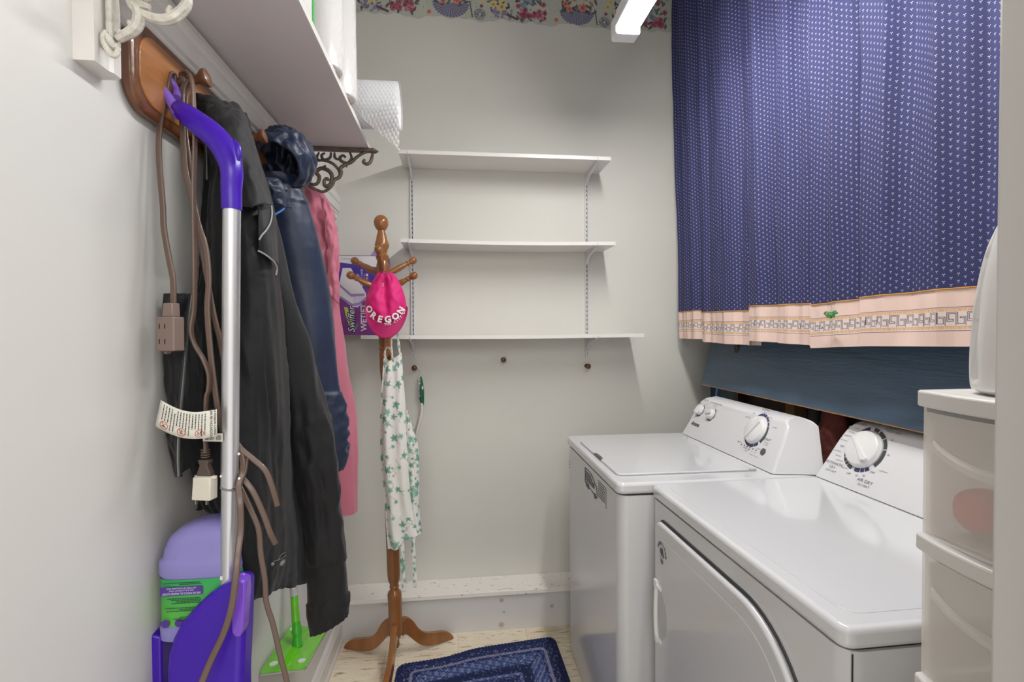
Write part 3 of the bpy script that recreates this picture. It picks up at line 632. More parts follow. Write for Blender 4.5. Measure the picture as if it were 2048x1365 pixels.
# ---------------- navy jacket
nv_ = mat('navy_nylon', (0.006, 0.016, 0.050), 0.42, bump=(300, 0.08), var=(7, 0.25), spec=0.5, sheen=0.15)
nj = empty('navy_jacket', (-0.5, 1.42, 1.80), 'navy blue hooded rain jacket hanging between the black and the pink jackets', 'jacket', 'jackets hanging on the left wall')
no = Vector((-0.5, 1.42, 1.80))
rows = [
 ((-0.513,1.42,1.783), (-0.426,1.42,1.785), 0.030), ((-0.519,1.43,1.739), (-0.411,1.43,1.748), 0.045), ((-0.516,1.44,1.681), (-0.394,1.44,1.686), 0.055), ((-0.516,1.45,1.602), (-0.376,1.45,1.607), 0.06),
 ((-0.513,1.46,1.501), (-0.36,1.46,1.506), 0.06), ((-0.51,1.46,1.364), (-0.337,1.46,1.366), 0.06), ((-0.501,1.46,1.217), (-0.328,1.46,1.214), 0.058), ((-0.486,1.46,1.147), (-0.314,1.46,1.146), 0.055),
 ((-0.461,1.46,1.063), (-0.303,1.46,1.057), 0.050), ((-0.435,1.46,0.999), (-0.309,1.46,1.002), 0.042), ((-0.395,1.46,0.97), (-0.321,1.46,0.974), 0.03)]
G = loft(rows, 56, 140); nr = G.shape[0]
for i in range(nr):
    t = i / (nr - 1); c = G[i].mean(axis=0)
    for k in range(56):
        p = G[i, k]; q = noise.noise(Vector((p[0] * 22, p[1] * 22, p[2] * 2.2 + 9))); e = noise.noise(Vector((p[0] * 40 + p[2] * 18, p[1] * 40, p[2] * 26)))
        cr = (1 - 2 * abs(e))
        G[i, k] = c + (p - c) * (1 + 0.12 * q + (0.09 * cr if t > 0.62 or t < 0.16 else 0.012 * cr) + (0.06 * math.sin(k * 2 * PI / 56 * 15) * max(0, t - .95) / .05))
closed_build(rel(G, no), 'body', nv_, nj)
# hood: rumpled cup turned toward the room, with lining inside
U_, V_ = np.meshgrid(np.linspace(0, 2 * PI, 90, endpoint=False), np.linspace(0.05, 1, 50), indexing='xy')
hc = np.array((-0.442,1.4,1.821)); G = np.zeros(U_.shape + (3,))
for i in range(50):
    for k in range(90):
        a_, v = U_[i, k], V_[i, k]; th = v * PI * 0.74
        x_ = math.sin(th) * math.cos(a_); y_ = math.sin(th) * math.sin(a_); z_ = math.cos(th)
        p = Vector((x_ * 0.066, y_ * 0.072, z_ * 0.062))
        rg = noise.noise(Vector((p.x * 34 + p.z * 30, p.y * 20, p.z * 40 - p.x * 20))); r2 = noise.noise(Vector((p.x * 70, p.y * 60, p.z * 70)))
        p = p * (1 + 0.18 * (1 - 2 * abs(rg)) * 0.8 + 0.05 * r2)
        # tip the opening down and toward the camera
        p = Matrix.Rotation(R(-52), 3, 'X') @ Matrix.Rotation(R(10), 3, 'Y') @ p
        G[i, k] = hc + np.array(p)
MB().grid(rel(G, no), cv=True).build('hood', nv_, nj, sol=0.004, angle=80)
fl = [[(-0.468,1.264,1.711), (-0.45,1.265,1.728), (-0.43,1.273,1.731), (-0.42,1.32,1.728)],
      [(-0.465,1.28,1.7), (-0.44,1.261,1.703), (-0.42,1.269,1.698), (-0.41,1.31,1.693)],
      [(-0.46,1.298,1.684), (-0.435,1.272,1.678), (-0.415,1.274,1.669), (-0.405,1.308,1.668)]]
MB().grid(rel(piece(fl, 30, 36, [(0.006, (40, 40, 40), True), (0.003, (80, 80, 60), False)], 2), no)).build('collar', nv_, nj, sol=0.004, angle=80)
bz = mat('bright_blue_cord', (0.02, 0.12, 0.42), 0.4)
MB().tube(rel([(-0.432,1.216,1.611), (-0.424,1.225,1.626), (-0.416,1.242,1.64), (-0.41,1.258,1.651), (-0.407,1.27,1.66)], no), 0.0026, 8, samples=20).build('zip_pull', bz, nj, label='bright blue zip pull cord')

# ---------------- pink jacket
pk_ = mat('dusty_pink_cloth', (0.56, 0.155, 0.225), 0.6, bump=(300, 0.1), var=(6, 0.15), sheen=0.3)
pj = empty('pink_jacket', (-0.48, 1.80, 1.80), 'dusty pink jacket hanging on the left wall farthest from the camera', 'jacket', 'jackets hanging on the left wall')
po = Vector((-0.48, 1.80, 1.80))
rows = [
 ((-0.52,1.8,1.858), (-0.478,1.8,1.856), 0.02), ((-0.522,1.8,1.841), (-0.45,1.8,1.836), 0.034), ((-0.519,1.8,1.806), (-0.432,1.8,1.799), 0.045), ((-0.519,1.8,1.729), (-0.413,1.8,1.722), 0.055),
 ((-0.52,1.8,1.61), (-0.401,1.8,1.611), 0.06), ((-0.521,1.8,1.465), (-0.401,1.8,1.465), 0.06), ((-0.521,1.8,1.319), (-0.379,1.8,1.318), 0.06),
 ((-0.52,1.8,1.13), (-0.356,1.8,1.126), 0.06), ((-0.515,1.8,0.992), (-0.349,1.8,0.987), 0.055), ((-0.514,1.8,0.835), (-0.348,1.8,0.829), 0.05), ((-0.509,1.8,0.733), (-0.347,1.8,0.734), 0.045)]
G = loft(rows, 56, 120); nr = G.shape[0]
for i in range(nr):
    t = i / (nr - 1); c = G[i].mean(axis=0)
    for k in range(56):
        p = G[i, k]; q = noise.noise(Vector((p[0] * 30, p[1] * 30, p[2] * 2 + 2))); e = noise.noise(Vector((p[0] * 45, p[1] * 45, p[2] * 14)))
        G[i, k] = c + (p - c) * (1 + 0.16 * q + (0.16 * (1 - 2 * abs(e)) - .05) * (1 if t < 0.42 else 0.1))
closed_build(rel(G, po), 'body', pk_, pj)
pf = [[(-0.443,1.742,1.814), (-0.427,1.74,1.804), (-0.412,1.745,1.778), (-0.403,1.76,1.74)], [(-0.427,1.735,1.734), (-0.413,1.73,1.716), (-0.398,1.735,1.685), (-0.391,1.755,1.638)],
      [(-0.42,1.735,1.602), (-0.407,1.728,1.601), (-0.397,1.73,1.593), (-0.388,1.75,1.588)], [(-0.421,1.74,1.503), (-0.412,1.735,1.486), (-0.402,1.74,1.47), (-0.391,1.755,1.454)]]
MB().grid(rel(piece(pf, 50, 26, [(0.006, (60, 60, 24), True)], 5), po)).build('pocket_flap', pk_, pj, sol=0.003, angle=80)

# ---------------- purple spray mop
pu = mat('deep_purple_plastic', (0.048, 0.008, 0.36), 0.28, spec=0.4)
pl_ = mat('light_purple_plastic', (0.24, 0.13, 0.60), 0.28, coat=0.3)
al = mat('brushed_aluminium', (0.62, 0.62, 0.64), 0.32, metal=0.85)
mo = Vector((-0.385, 0.93, 1.2))
mp = empty('spray_mop', mo, 'purple and silver spray mop hanging by its handle from the first peg', 'mop')
b = MB(); b.tube(rel([(-0.515,0.966,1.82), (-0.518,0.966,1.811), (-0.515,0.965,1.8), (-0.507,0.963,1.787), (-0.499,0.962,1.775), (-0.49,0.96,1.76), (-0.481,0.958,1.749)], mo), [0.006, .0075, .008, .0085, .0085, .0095, .0125], 14, samples=40)
b.tube(rel([(-0.515,0.966,1.818), (-0.511,0.975,1.825), (-0.507,0.982,1.819), (-0.5,0.985,1.805), (-0.494,0.975,1.785)], mo), [0.006, .0065, .006, .006, .007], 12, samples=30)
b.build('hanging_loop', pl_, mp, label='light purple hanging loop')
hp = [(-0.486,0.96,1.762), (-0.469,0.955,1.749), (-0.448,0.95,1.732), ((-0.425,0.945,1.714)), (-0.405,0.94,1.693), (-0.391,0.935,1.667), (-0.384,0.93,1.641), (-0.385,0.93,1.611), (-0.385,0.93,1.576)]
b = MB(); b.tube(rel(hp, mo), [.012, .0175, .0200, .0212, .0212, .0200, .0180, .0168, .0162], 24, samples=80)
b.build('handle', pu, mp)
b = MB(); b.tube(rel([(-0.374,0.916,1.692), (-0.367,0.914,1.681), (-0.365,0.913,1.666), (-0.366,0.913,1.656)], mo), [.002, .0046, .0048, .002], 12, samples=24).build('trigger', pu, mp)
MB().tube(rel([(-0.385,0.93,1.577), (-0.396,0.93,1.092)], mo), .0144, 24).build('upper_pole', al, mp)
MB().tube(rel([(-0.396,0.93,1.093), (-0.397,0.93,1.089)], mo), .0148, 24).build('joint_ring', zm, mp)
MB().tube(rel([(-0.396,0.93,1.09), (-0.401,0.93,0.901)], mo), .0136, 24).build('lower_pole', al, mp)
for q_, s_ in (((-0.376,0.92,1.152), .4), ((-0.376,0.92,1.109), .4), ((-0.405,0.92,1.114), -.6)):
    MB().lathe([(0.0022, 0), (0.0022, 0.002), (0.001, 0.0028), (0, 0.003)], Vector(q_) - mo, (s_, -1, 0), 10).build('screw', mat('white_plastic_pin', (0.8, 0.8, 0.78), 0.4) if 'white_plastic_pin' not in bpy.data.materials else bpy.data.materials['white_plastic_pin'], mp)
# body shell: curved front plate with thickness, clip lug and side wall
FM = F((0, .90, 0), (1, 0, 0), (0, 0, 1))
def xz(l): return [(p[0], p[2]) for p in l]
out = xz([(-0.384,0.9,0.936), (-0.405,0.9,0.926), (-0.426,0.9,0.912), (-0.447,0.9,0.892), (-0.467,0.9,0.87), (-0.481,0.9,0.843), (-0.489,0.9,0.818), (-0.492,0.9,0.79), (-0.492,0.9,0.743), (-0.489,0.9,0.674), (-0.37,0.9,0.663), (-0.37,0.9,0.763), (-0.365,0.9,0.845), (-0.361,0.9,0.935)])
b = MB(); b.prism([(a - mo.x, c - mo.z) for a, c in out], F((0, .93 - mo.y, 0), (1, 0, 0), (0, 0, 1)), -0.022, 0.03)
b.build('body', pu, mp, bev=0.012, seg=4, angle=50)
ins = xz([(-0.538,0.955,0.843), (-0.512,0.955,0.835), (-0.512,0.955,0.632), (-0.531,0.955,0.633), (-0.536,0.955,0.77)])
b = MB().prism([(a - mo.x, c - mo.z) for a, c in ins], F((0, .955 - mo.y, 0), (1, 0, 0), (0, 0, 1)), -0.02, 0.028); b.build('bottle_holder', pu, mp, bev=0.004)
b = MB(); b.prism([(a - mo.x, c - mo.z) for a, c in xz([(-0.379,0.895,0.942), (-0.367,0.895,0.946), (-0.357,0.895,0.941), (-0.357,0.895,0.917), (-0.361,0.895,0.861), (-0.366,0.895,0.847), (-0.375,0.895,0.847), (-0.38,0.895,0.856)])], F((0, .897 - mo.y, 0), (1, 0, 0), (0, 0, 1)), -0.02, 0.008)
b.lathe([(0.006, 0), (0.0062, 0.01), (0.004, 0.0145), (0, 0.0155)], Vector((-0.369,0.91,0.933)) - mo, (0, 0, 1), 16)
b.build('release_clip', mat('mid_purple_plastic', (0.18, 0.065, 0.55), 0.25, coat=0.3), mp, bev=0.003, label='lighter purple release clip')
# solution bottle, upside down
bo = Vector((-0.483,0.955,0.884)); bt = empty('solution_bottle', bo, 'lavender cleaning bottle with green label held upside down in the purple mop', 'bottle')
lav = mat('lavender_bottle_plastic', (0.25, 0.225, 0.52), 0.3, sss=0.2, bump=(12, 0.05))
rows = []
for (y_, xl, xr, dp, of) in ((1051, 396, 440, .016, .012), (1054, 372, 448, .022, .01), (1062, 345, 452, .028, .006), (1078, 326, 454, .031, .003), (1100, 317, 455, .033, 0), (1116, 314, 455, .033, 0), (1121, 308, 456, .036, 0), (1128, 307, 457, .037, 0), (1146, 307, 457, .037, 0), (1152, 311, 456, .035, 0), (1244, 311, 455, .035, 0), (1250, 307, 456, .037, 0), (1272, 308, 455, .037, 0), (1276, 314, 448, .03, 0)):
    rows.append((xl, xr, y_, dp, of))
def px_bottle(xl, xr, y_, dp, of, n=44):
    zc = 0.9395 + (1150 - y_) * 0.000905; c = -0.4534 + ((xl + xr) / 2 - 382.5) * 0.00088; a = (xr - xl) / 2 * 0.00088
    o = []
    for k in range(n):
        t = 2 * PI * k / n; ct, st = math.cos(t), math.sin(t); e = 0.55
        o.append((c + a * math.copysign(abs(ct) ** e, ct) - bo.x, 0.955 - dp * math.copysign(abs(st) ** e, st) + of - bo.y, zc - bo.z))
    return o
G = [px_bottle(*r) for r in rows]
b = MB().grid(G, cv=True); b.f += [tuple(range(43, -1, -1)), tuple(range(13 * 44, 14 * 44))]; b.m += [0, 0]
b.build('bottle', lav, bt, bev=0.002, angle=60)
# label wrapped round it, colour from green to yellow green
lab = MB(); rr = []; cc = []
for i in range(21):
    y_ = 1153 + 90 * i / 20; r = px_bottle(311, 455.5, y_, .0354, 0); r2 = [(p[0] * 1.0, p[1], p[2]) for p in r]; rr.append(r2)
    t = i / 20; cc += [tuple(np.array(srgb(44, 158, 86)) * (1 - t) + np.array(srgb(92, 178, 60)) * t)] * 44
lab.grid(rr, cv=True); lab.c = cc
for p in range(len(lab.v)): x_, yy, z_ = lab.v[p]; cx = -0.4534 - bo.x; lab.v[p] = (cx + (x_ - cx) * 1.012, (yy) * 1.03, z_)
gl = mat('green_printed_label', (1, 1, 1), 0.3, attr=True)
lb = lab.build('label', gl, bt, label='green printed label')
ink = mat('dark_print_ink', (0.02, 0.03, 0.04), 0.5); pink_ = mat('purple_print_ink', (0.07, 0.03, 0.25), 0.4); wink = mat('white_print_ink', (0.75, 0.75, 0.75), 0.5)
FL = F((-0.4534 - bo.x, 0.955 - bo.y - 0.0372, 0.0), (1, 0, 0), (0, 0, 1)); zz = lambda y_: 0.9395 + (1150 - y_) * 0.000905 - bo.z
b = MB(); b.prism(rrect(-0.054, 0.016, zz(1182), zz(1165), 0.003), FL, 0, 0.0003, 0)
for x_, y_, r in ((-0.046, 1243 - 8, .007), (-0.024, 1243 - 8, .007)): b.prism([(x_ + r * math.cos(q), zz(y_) + r * math.sin(q)) for q in np.linspace(0, 2 * PI, 20, endpoint=False)], FL, 0, 0.0003, 0)
b.text('SAFE ON WOOD & ALL FINISHED FLOORS*', FL, 0.0052, 1, -0.019, zz(1178), 0.0005, rot=PI, sx=0.62)
b.text('SUR SUR LE BOIS ET TOUS', FL, 0.0034, 1, -0.019, zz(1172.5), 0.0005, rot=PI); b.text('LES TYPES DE PLANCHERS FINIS', FL, 0.0034, 1, -0.019, zz(1168), 0.0005, rot=PI)
rnd = random.Random(2)
for y_ in (1158, 1161, 1188, 1191, 1194, 1197, 1206, 1209, 1212, 1224, 1227, 1230):
    x1 = 0.014 - rnd.uniform(0, .003); x0 = x1 - rnd.uniform(.035, .062)
    x = x0
    while x < x1: wd = rnd.uniform(.0012, .004); b.box(x, min(x + wd, x1), zz(y_) - .0006, zz(y_) + .0006, 0, .0003, 2, FL); x += wd + .0009
b.prism(rrect(0.044, 0.050, zz(1157), zz(1149.5), 0.0005), FL, 0, 0.0003, 1)
b.build('print', [pink_, wink, ink], lb, smooth=False)

# ---------------- green flat mop on the wall
gm = mat('lime_green_clear_plastic', (0.15, 0.60, 0.008), 0.15, trans=0.1, alpha=0.96, var=(30, 0.25, (1, .3, 1)), coat=0.3)
gd = mat('green_swivel_plastic', (0.06, 0.50, 0.03), 0.15, trans=0.25)
go = Vector((-0.48, 1.53, 0.44)); gmop = empty('flat_mop', go, 'lime green see-through flat mop hanging low on the left wall under the black jacket', 'mop')
P0, P1, P2, P3 = [Vector(q) - go for q in ((-0.522,1.385,0.464), (-0.522,1.638,0.442), (-0.418,1.665,0.406), (-0.418,1.431,0.438))]
def quad_pt(a, c, h=0.0):  # a along the long side, c across
    p = (P0 * (1 - a) + P1 * a) * (1 - c) + (P3 * (1 - a) + P2 * a) * c
    n = ((P3 - P0).cross(P1 - P0)).normalized(); n = n if n.z > 0 else -n
    return p + n * h
poly = rrect(0, 1, 0, 1, 0.035, 6)
b = MB(); b.add([quad_pt(a, c, -0.007) for a, c in poly] + [quad_pt(a, c, 0.0) for a, c in poly], [tuple(range(27, -1, -1)), tuple(range(28, 56))] + [(i, (i + 1) % 28, 28 + (i + 1) % 28, 28 + i) for i in range(28)])
for a in (0.06, ): 
    for c in np.linspace(0.1, 0.9, 7): b.add([quad_pt(q, r, 0.0012) for q, r in ((0.015, c), (0.055, c), (0.055, c + .012), (0.015, c + .012))], [(0, 1, 2, 3)])
for c in np.linspace(0.06, 0.94, 12): b.add([quad_pt(q, r, 0.0008) for q, r in ((0.08, c), (0.97, c), (0.97, c + .01), (0.08, c + .01))], [(0, 1, 2, 3)])
b.build('mop_plate', gm, gmop, bev=0.002, smooth=False)
b = MB(); b.add([quad_pt(a, c, -0.012) for a, c in poly] + [quad_pt(a, c, -0.0075) for a, c in poly], [tuple(range(27, -1, -1)), tuple(range(28, 56))] + [(i, (i + 1) % 28, 28 + (i + 1) % 28, 28 + i) for i in range(28)])
b.build('foam_pad', mat('grey_foam', (0.38, 0.40, 0.38), 0.8), gmop, smooth=False, label='grey foam pad')
gw = mat('white_grip_insert', (0.62, 0.70, 0.62), 0.6)
for a, c in ((0.12, 0.2), (0.14, 0.82), (0.88, 0.14), (0.88, 0.85)):
    b = MB(); b.add([quad_pt(a + 0.045 * math.cos(q), c + 0.09 * math.sin(q), 0.0024) for q in np.linspace(0, 2 * PI, 20, endpoint=False)] + [quad_pt(a + 0.045 * math.cos(q), c + 0.09 * math.sin(q), -0.001) for q in np.linspace(0, 2 * PI, 20, endpoint=False)], [tuple(range(20))] + [(i, i + 20, (i + 1) % 20 + 20, (i + 1) % 20) for i in range(20)])
    b.build('grip_slot', gw, gmop, smooth=False, label='white gripping slot')
b = MB(); pc = quad_pt(0.5, 0.5, 0.0); b.lathe([(0.016, 0), (0.015, 0.006), (0.0125, 0.012), (0.0125, 0.03), (0.015, 0.04), (0.0125, 0.055), (0.0105, 0.066), (0.0105, 0.068)], pc, Vector((-0.484,1.56,0.591)) - go - pc, 20)
b.build('swivel_joint', gd, gmop)
tp = Vector((-0.487,1.56,0.573)) - go
MB().tube([pc + (tp - pc) * 0.42, tp], [0.0115, 0.0105], 16).build('neck', gm, gmop)
MB().tube([tp, tp + (tp - pc).normalized() * 0.02], 0.0112, 16).build('collar_ring', mat('grey_collar', (0.45, 0.45, 0.45), 0.4), gmop, label='grey collar ring')
MB().tube([tp + (tp - pc).normalized() * 0.02, Vector((-0.512, 1.62, 1.2)) - go], 0.0095, 16).build('pole', al, gmop)

# ---------------- brown extension cord
cd = mat('brown_vinyl_cord', (0.115, 0.072, 0.052), 0.42, coat=0.15)
co = Vector((-0.47, 0.99, 1.83)); ec = empty('extension_cord', co, 'brown extension cord looped over the first peg with its outlet end hanging free', 'extension cord')
def cp(r=1.0):
    o = []
    for cx, s in ((0.62, 1), (-0.62, -1)):
        for q in np.linspace(-115, 115, 7): o.append((cx + 0.62 * math.cos(R(q)) * s, 0.62 * math.sin(R(q)) * s))
    return o
def strand(b, pts, r=0.0042, side=(1, 0, 0)): b.tube(rel(pts, co), r, samples=len(pts) * 10, prof=cp(), side=side)
b = MB()
strand(b, [(-0.505,0.985,1.812), (-0.503,0.985,1.83), (-0.505,0.975,1.827), (-0.506,0.965,1.798), (-0.508,0.955,1.754), (-0.508,0.945,1.715), (-0.507,0.94,1.679), (-0.503,0.935,1.635), (-0.497,0.93,1.582), (-0.493,0.925,1.539), (-0.483,0.92,1.487), (-0.475,0.915,1.453), (-0.475,0.915,1.414)])
strand(b, [(-0.491,0.99,1.774), (-0.489,0.99,1.815), (-0.49,0.985,1.831), (-0.473,0.972,1.829), (-0.463,0.965,1.809), (-0.456,0.955,1.756), (-0.453,0.95,1.693), (-0.454,0.945,1.613), (-0.452,0.94,1.534), (-0.45,0.935,1.455), (-0.452,0.935,1.403), (-0.455,0.93,1.368), (-0.449,0.93,1.342), (-0.433,0.925,1.316), (-0.425,0.925,1.29), (-0.426,0.925,1.264), (-0.43,0.925,1.247), (-0.432,0.925,1.186), (-0.432,0.925,1.155)])
strand(b, [(-0.485,0.99,1.824), (-0.49,0.985,1.799), (-0.488,0.98,1.748), (-0.484,0.975,1.692), (-0.478,0.97,1.646), (-0.466,0.965,1.601), (-0.454,0.96,1.555), (-0.44,0.955,1.51), (-0.434,0.95,1.457), (-0.435,0.945,1.403), (-0.429,0.94,1.333), (-0.421,0.935,1.272), (-0.414,0.935,1.219), (-0.41,0.94,1.187), (-0.396,0.945,1.167), (-0.377,0.935,1.142), (-0.375,0.93,1.117), (-0.378,0.925,1.095)])
strand(b, [(-0.484,0.995,1.822), (-0.487,0.99,1.788), (-0.486,0.985,1.732), (-0.477,0.98,1.667), (-0.468,0.975,1.603), (-0.457,0.97,1.539), (-0.443,0.965,1.458), (-0.431,0.96,1.395), (-0.422,0.965,1.341), (-0.421,0.98,1.276), (-0.408,0.96,1.196), (-0.384,0.94,1.161), (-0.359,0.935,1.139), (-0.337,0.932,1.118), (-0.327,0.935,1.087), (-0.322,0.945,1.05)], 0.0039)
strand(b, [(-0.399,0.95,1.121), (-0.376,0.935,1.104), (-0.357,0.93,1.081), (-0.341,0.93,1.042), (-0.331,0.935,1.004), (-0.326,0.945,0.981)], 0.0039)
strand(b, [(-0.388,0.955,1.147), (-0.374,0.94,1.137), (-0.373,0.93,1.117), (-0.377,0.92,1.098), (-0.369,0.905,1.068), (-0.367,0.9,1.027), (-0.366,0.885,0.99), (-0.365,0.872,0.954), (-0.371,0.868,0.907), (-0.384,0.868,0.866), (-0.404,0.866,0.823), (-0.417,0.86,0.787), (-0.424,0.85,0.758)], 0.0042)
strand(b, [(-0.392,0.95,1.094), (-0.377,0.94,1.074), (-0.362,0.935,1.044), (-0.349,0.93,1.014), (-0.346,0.93,0.969), (-0.34,0.93,0.924), (-0.338,0.93,0.884), (-0.327,0.93,0.842), (-0.316,0.93,0.787), (-0.304,0.93,0.73), (-0.301,0.93,0.668)], 0.0038)
b.build('cord', cd, ec)
pb = mat('taupe_outlet_plastic', (0.20, 0.145, 0.125), 0.45)
pd = mat('brown_plug_plastic', (0.085, 0.06, 0.048), 0.45)
# outlet block
oc = Vector((-0.481,0.915,1.361)) - co
FO = F(oc, (1, -0.35, 0), (0.03, 0, 1))
b = MB(); b.prism(rrect(-0.0185, 0.0185, -0.029, 0.029, 0.003), FO, -0.011, 0.011)
b.build('outlet_block', pb, ec, bev=0.002)
b = MB(); b.prism([(-0.0095, 0), (0.0135, 0), (0.0125, 0.024), (-0.0065, 0.024)], F(oc + 0.0285 * FO.v, FO.u, FO.v), -0.008, 0.008); b.build('strain_relief', pb, ec, bev=0.002)
b = MB()
for a in (-0.0105, 0.0005):
    for c in (0.013, -0.0125): b.box(a - 0.001, a + 0.001, c - 0.0042, c + 0.0042, 0.0105, 0.0114, 0, FO)
b.build('sockets', mat('socket_dark', (0.03, 0.02, 0.018), 0.7), ec, smooth=False)
b = MB().prism([(x_ * 0.0045 - .006, -0.0295 + y_ * 0.0045) for x_, y_ in ((-1, 0), (-.7, -.7), (0, -1), (.7, -.7), (1, 0))], FO, -0.004, 0.004); b.build('hanging_tab', pb, ec)
# plug
pc_ = Vector((-0.433,0.925,1.146)) - co
FP = F(pc_, (1, -0.25, 0), (0.02, 0, 1))
b = MB()
for k in range(4): b.prism(rrect(-0.006, 0.006, 0.0, 0.0032, 0.001), F(pc_ + FP.v * (0.012 - k * 0.0042), FP.u, FP.v), -0.0045, 0.0045)
b.prism([(-0.010, -0.003), (-0.009, -0.009), (-0.007, -0.012), (-0.0105, -0.022), (-0.0125, -0.025), (-0.0125, -0.031), (0.0125, -0.031), (0.0125, -0.025), (0.0105, -0.022), (0.007, -0.012), (0.009, -0.009), (0.010, -0.003)], FP, -0.006, 0.006)
b.build('plug', pd, ec, bev=0.0012)
# warning tag, slightly curled
tg_ = mat('off_white_tag', (0.68, 0.66, 0.58), 0.6); rdi = mat('red_print_ink', (0.55, 0.06, 0.03), 0.5)
c0, c1 = Vector((-0.49,0.9,1.251)), Vector((-0.399,0.895,1.235)); t0, t1 = c0 - co, c1 - co
TW = (t1 - t0).length; TU = (t1 - t0).normalized()
class Curl:
    def __call__(s, a, b_, h=0.0):
        q = a / TW; nn = Vector((0.25, -1, 0)).normalized(); up = Vector((0, 0, 1)) * 0.99 + TU * 0.22 * (1 - q) 
        return t0 + TU * a + up * b_ - Vector((0, 0, 0.010)) * math.sin(PI * q) * 1.0 + nn * (h + 0.012 * math.sin(PI * q * 0.9))
CT = Curl(); TH = 0.046
b = MB(); b.grid([[tuple(CT(TW * i / 14, -TH + TH * j / 4)) for j in range(5)] for i in range(15)]); tgo = b.build('warning_tag', tg_, ec, sol=0.0004, label='off-white warning tag')
b = MB(); rnd = random.Random(7)
b.text('CAN BE HAZARDOUS', CT, 0.0052, 0, TW - 0.0085, -TH / 2, 0.0006, rot=-PI / 2, bold=0.0001); b.text('EXTENSION CORDS', CT, 0.0048, 0, TW - 0.0030, -TH / 2 + 0.002, 0.0006, rot=-PI / 2, bold=0.0001)
for k in range(17):
    a = 0.007 + k * 0.0048
    if a > TW - 0.016: break
    ic = k in (0, 1, 2, 5, 6, 7, 10, 11, 12); y0 = -TH + (0.016 if ic else 0.005); y = -0.004 if k != 4 else -0.010
    while y > y0: ln = rnd.uniform(0.0012, 0.0045); b.box(a, a + 0.0014, max(y - ln, y0), y, 0.0004, 0.0007, 0, CT); y -= ln + 0.0009
for a in (0.0125, 0.040, 0.067):
    ring = [(a + 0.0065 * math.cos(q), -TH + 0.009 + 0.0065 * math.sin(q)) for q in np.linspace(0, 2 * PI, 25)]; ring2 = [(a + 0.0056 * math.cos(q), -TH + 0.009 + 0.0056 * math.sin(q)) for q in np.linspace(0, 2 * PI, 25)]
    b.grid([[tuple(CT(*p, 0.0007)) for p in ring], [tuple(CT(*p, 0.0007)) for p in ring2]], 1)
    b.add([CT(a - 0.0046, -TH + 0.0132, .0007), CT(a - 0.0040, -TH + 0.0138, .0007), CT(a + 0.0046, -TH + 0.0048, .0007), CT(a + 0.0040, -TH + 0.0042, .0007)], [(0, 1, 2, 3)], 1)
    for _ in range(9): dx, dz = rnd.uniform(-.003, .003), rnd.uniform(-.003, .003); b.box(a + dx - .0008, a + dx + .0008, -TH + .009 + dz - .0005, -TH + .009 + dz + .0005, 0.0004, 0.0006, 0, CT)
b.build('tag_print', [ink, rdi], tgo, smooth=False)
q0 = Vector((-0.433,0.918,1.189)) - co
FT = F(q0, (1, -0.1, -0.02), (0, 0, 1))
b = MB(); b.box(0, 0.034, -0.013, 0.001, 0, 0.0006, 0, FT); sm = b.build('approval_tag', tg_, ec, smooth=False, label='small white approval tag')
b = MB(); ring = [(0.0145 + 0.0045 * math.cos(q), -0.006 + 0.0045 * math.sin(q)) for q in np.linspace(0, 2 * PI, 25)]; ring2 = [(0.0145 + 0.0037 * math.cos(q), -0.006 + 0.0037 * math.sin(q)) for q in np.linspace(0, 2 * PI, 25)]
b.grid([[tuple(FT(*p, 0.0009)) for p in ring], [tuple(FT(*p, 0.0009)) for p in ring2]]); b.text('UL', FT, 0.005, 0, 0.0145, -0.006, 0.0009)
for k in range(5): b.box(0.023 + k * 0.0018, 0.0238 + k * 0.0018, -0.0105, -0.002, 0.0007, 0.0009, 0, FT)
for k in range(4): b.box(0.004 + k * 0.0016, 0.0048 + k * 0.0016, -0.0105, -0.002, 0.0007, 0.0009, 0, FT)
b.build('tag_print', ink, sm, smooth=False)
# white adapter on the plug
ad = mat('ivory_adapter_plastic', (0.66, 0.62, 0.53), 0.45); brass = mat('brass_prong', (0.45, 0.38, 0.25), 0.35, metal=0.8)
ao = pc_ + co + FP.v * -0.031; FA = F((0, 0, 0), FP.u, FP.v)
a_ = empty('plug_adapter', ao, 'ivory two-prong plug adapter pushed onto the cord plug', 'plug adapter')
MB().prism([(0.021 * math.cos(q), 0.0075 * math.sin(q) + 0.0) for q in np.linspace(0, 2 * PI, 28, endpoint=False)], F((0, 0, 0), FA.u, FA.n), 0.0, 0.005).build('flange', ad, a_, bev=0.001)
b = MB().prism([(-0.0165, -0.001), (0.0165, -0.001), (0.0165, -0.012), (0.0155, -0.041), (-0.0195, -0.041), (-0.017, -0.012)], FA, -0.009, 0.011); b.build('block', ad, a_, bev=0.002)
for a in (-0.016, 0.004): MB().box(a - 0.001, a + 0.001, -0.050, -0.040, 0.0, 0.005, 0, FA).build('prong', brass, a_)

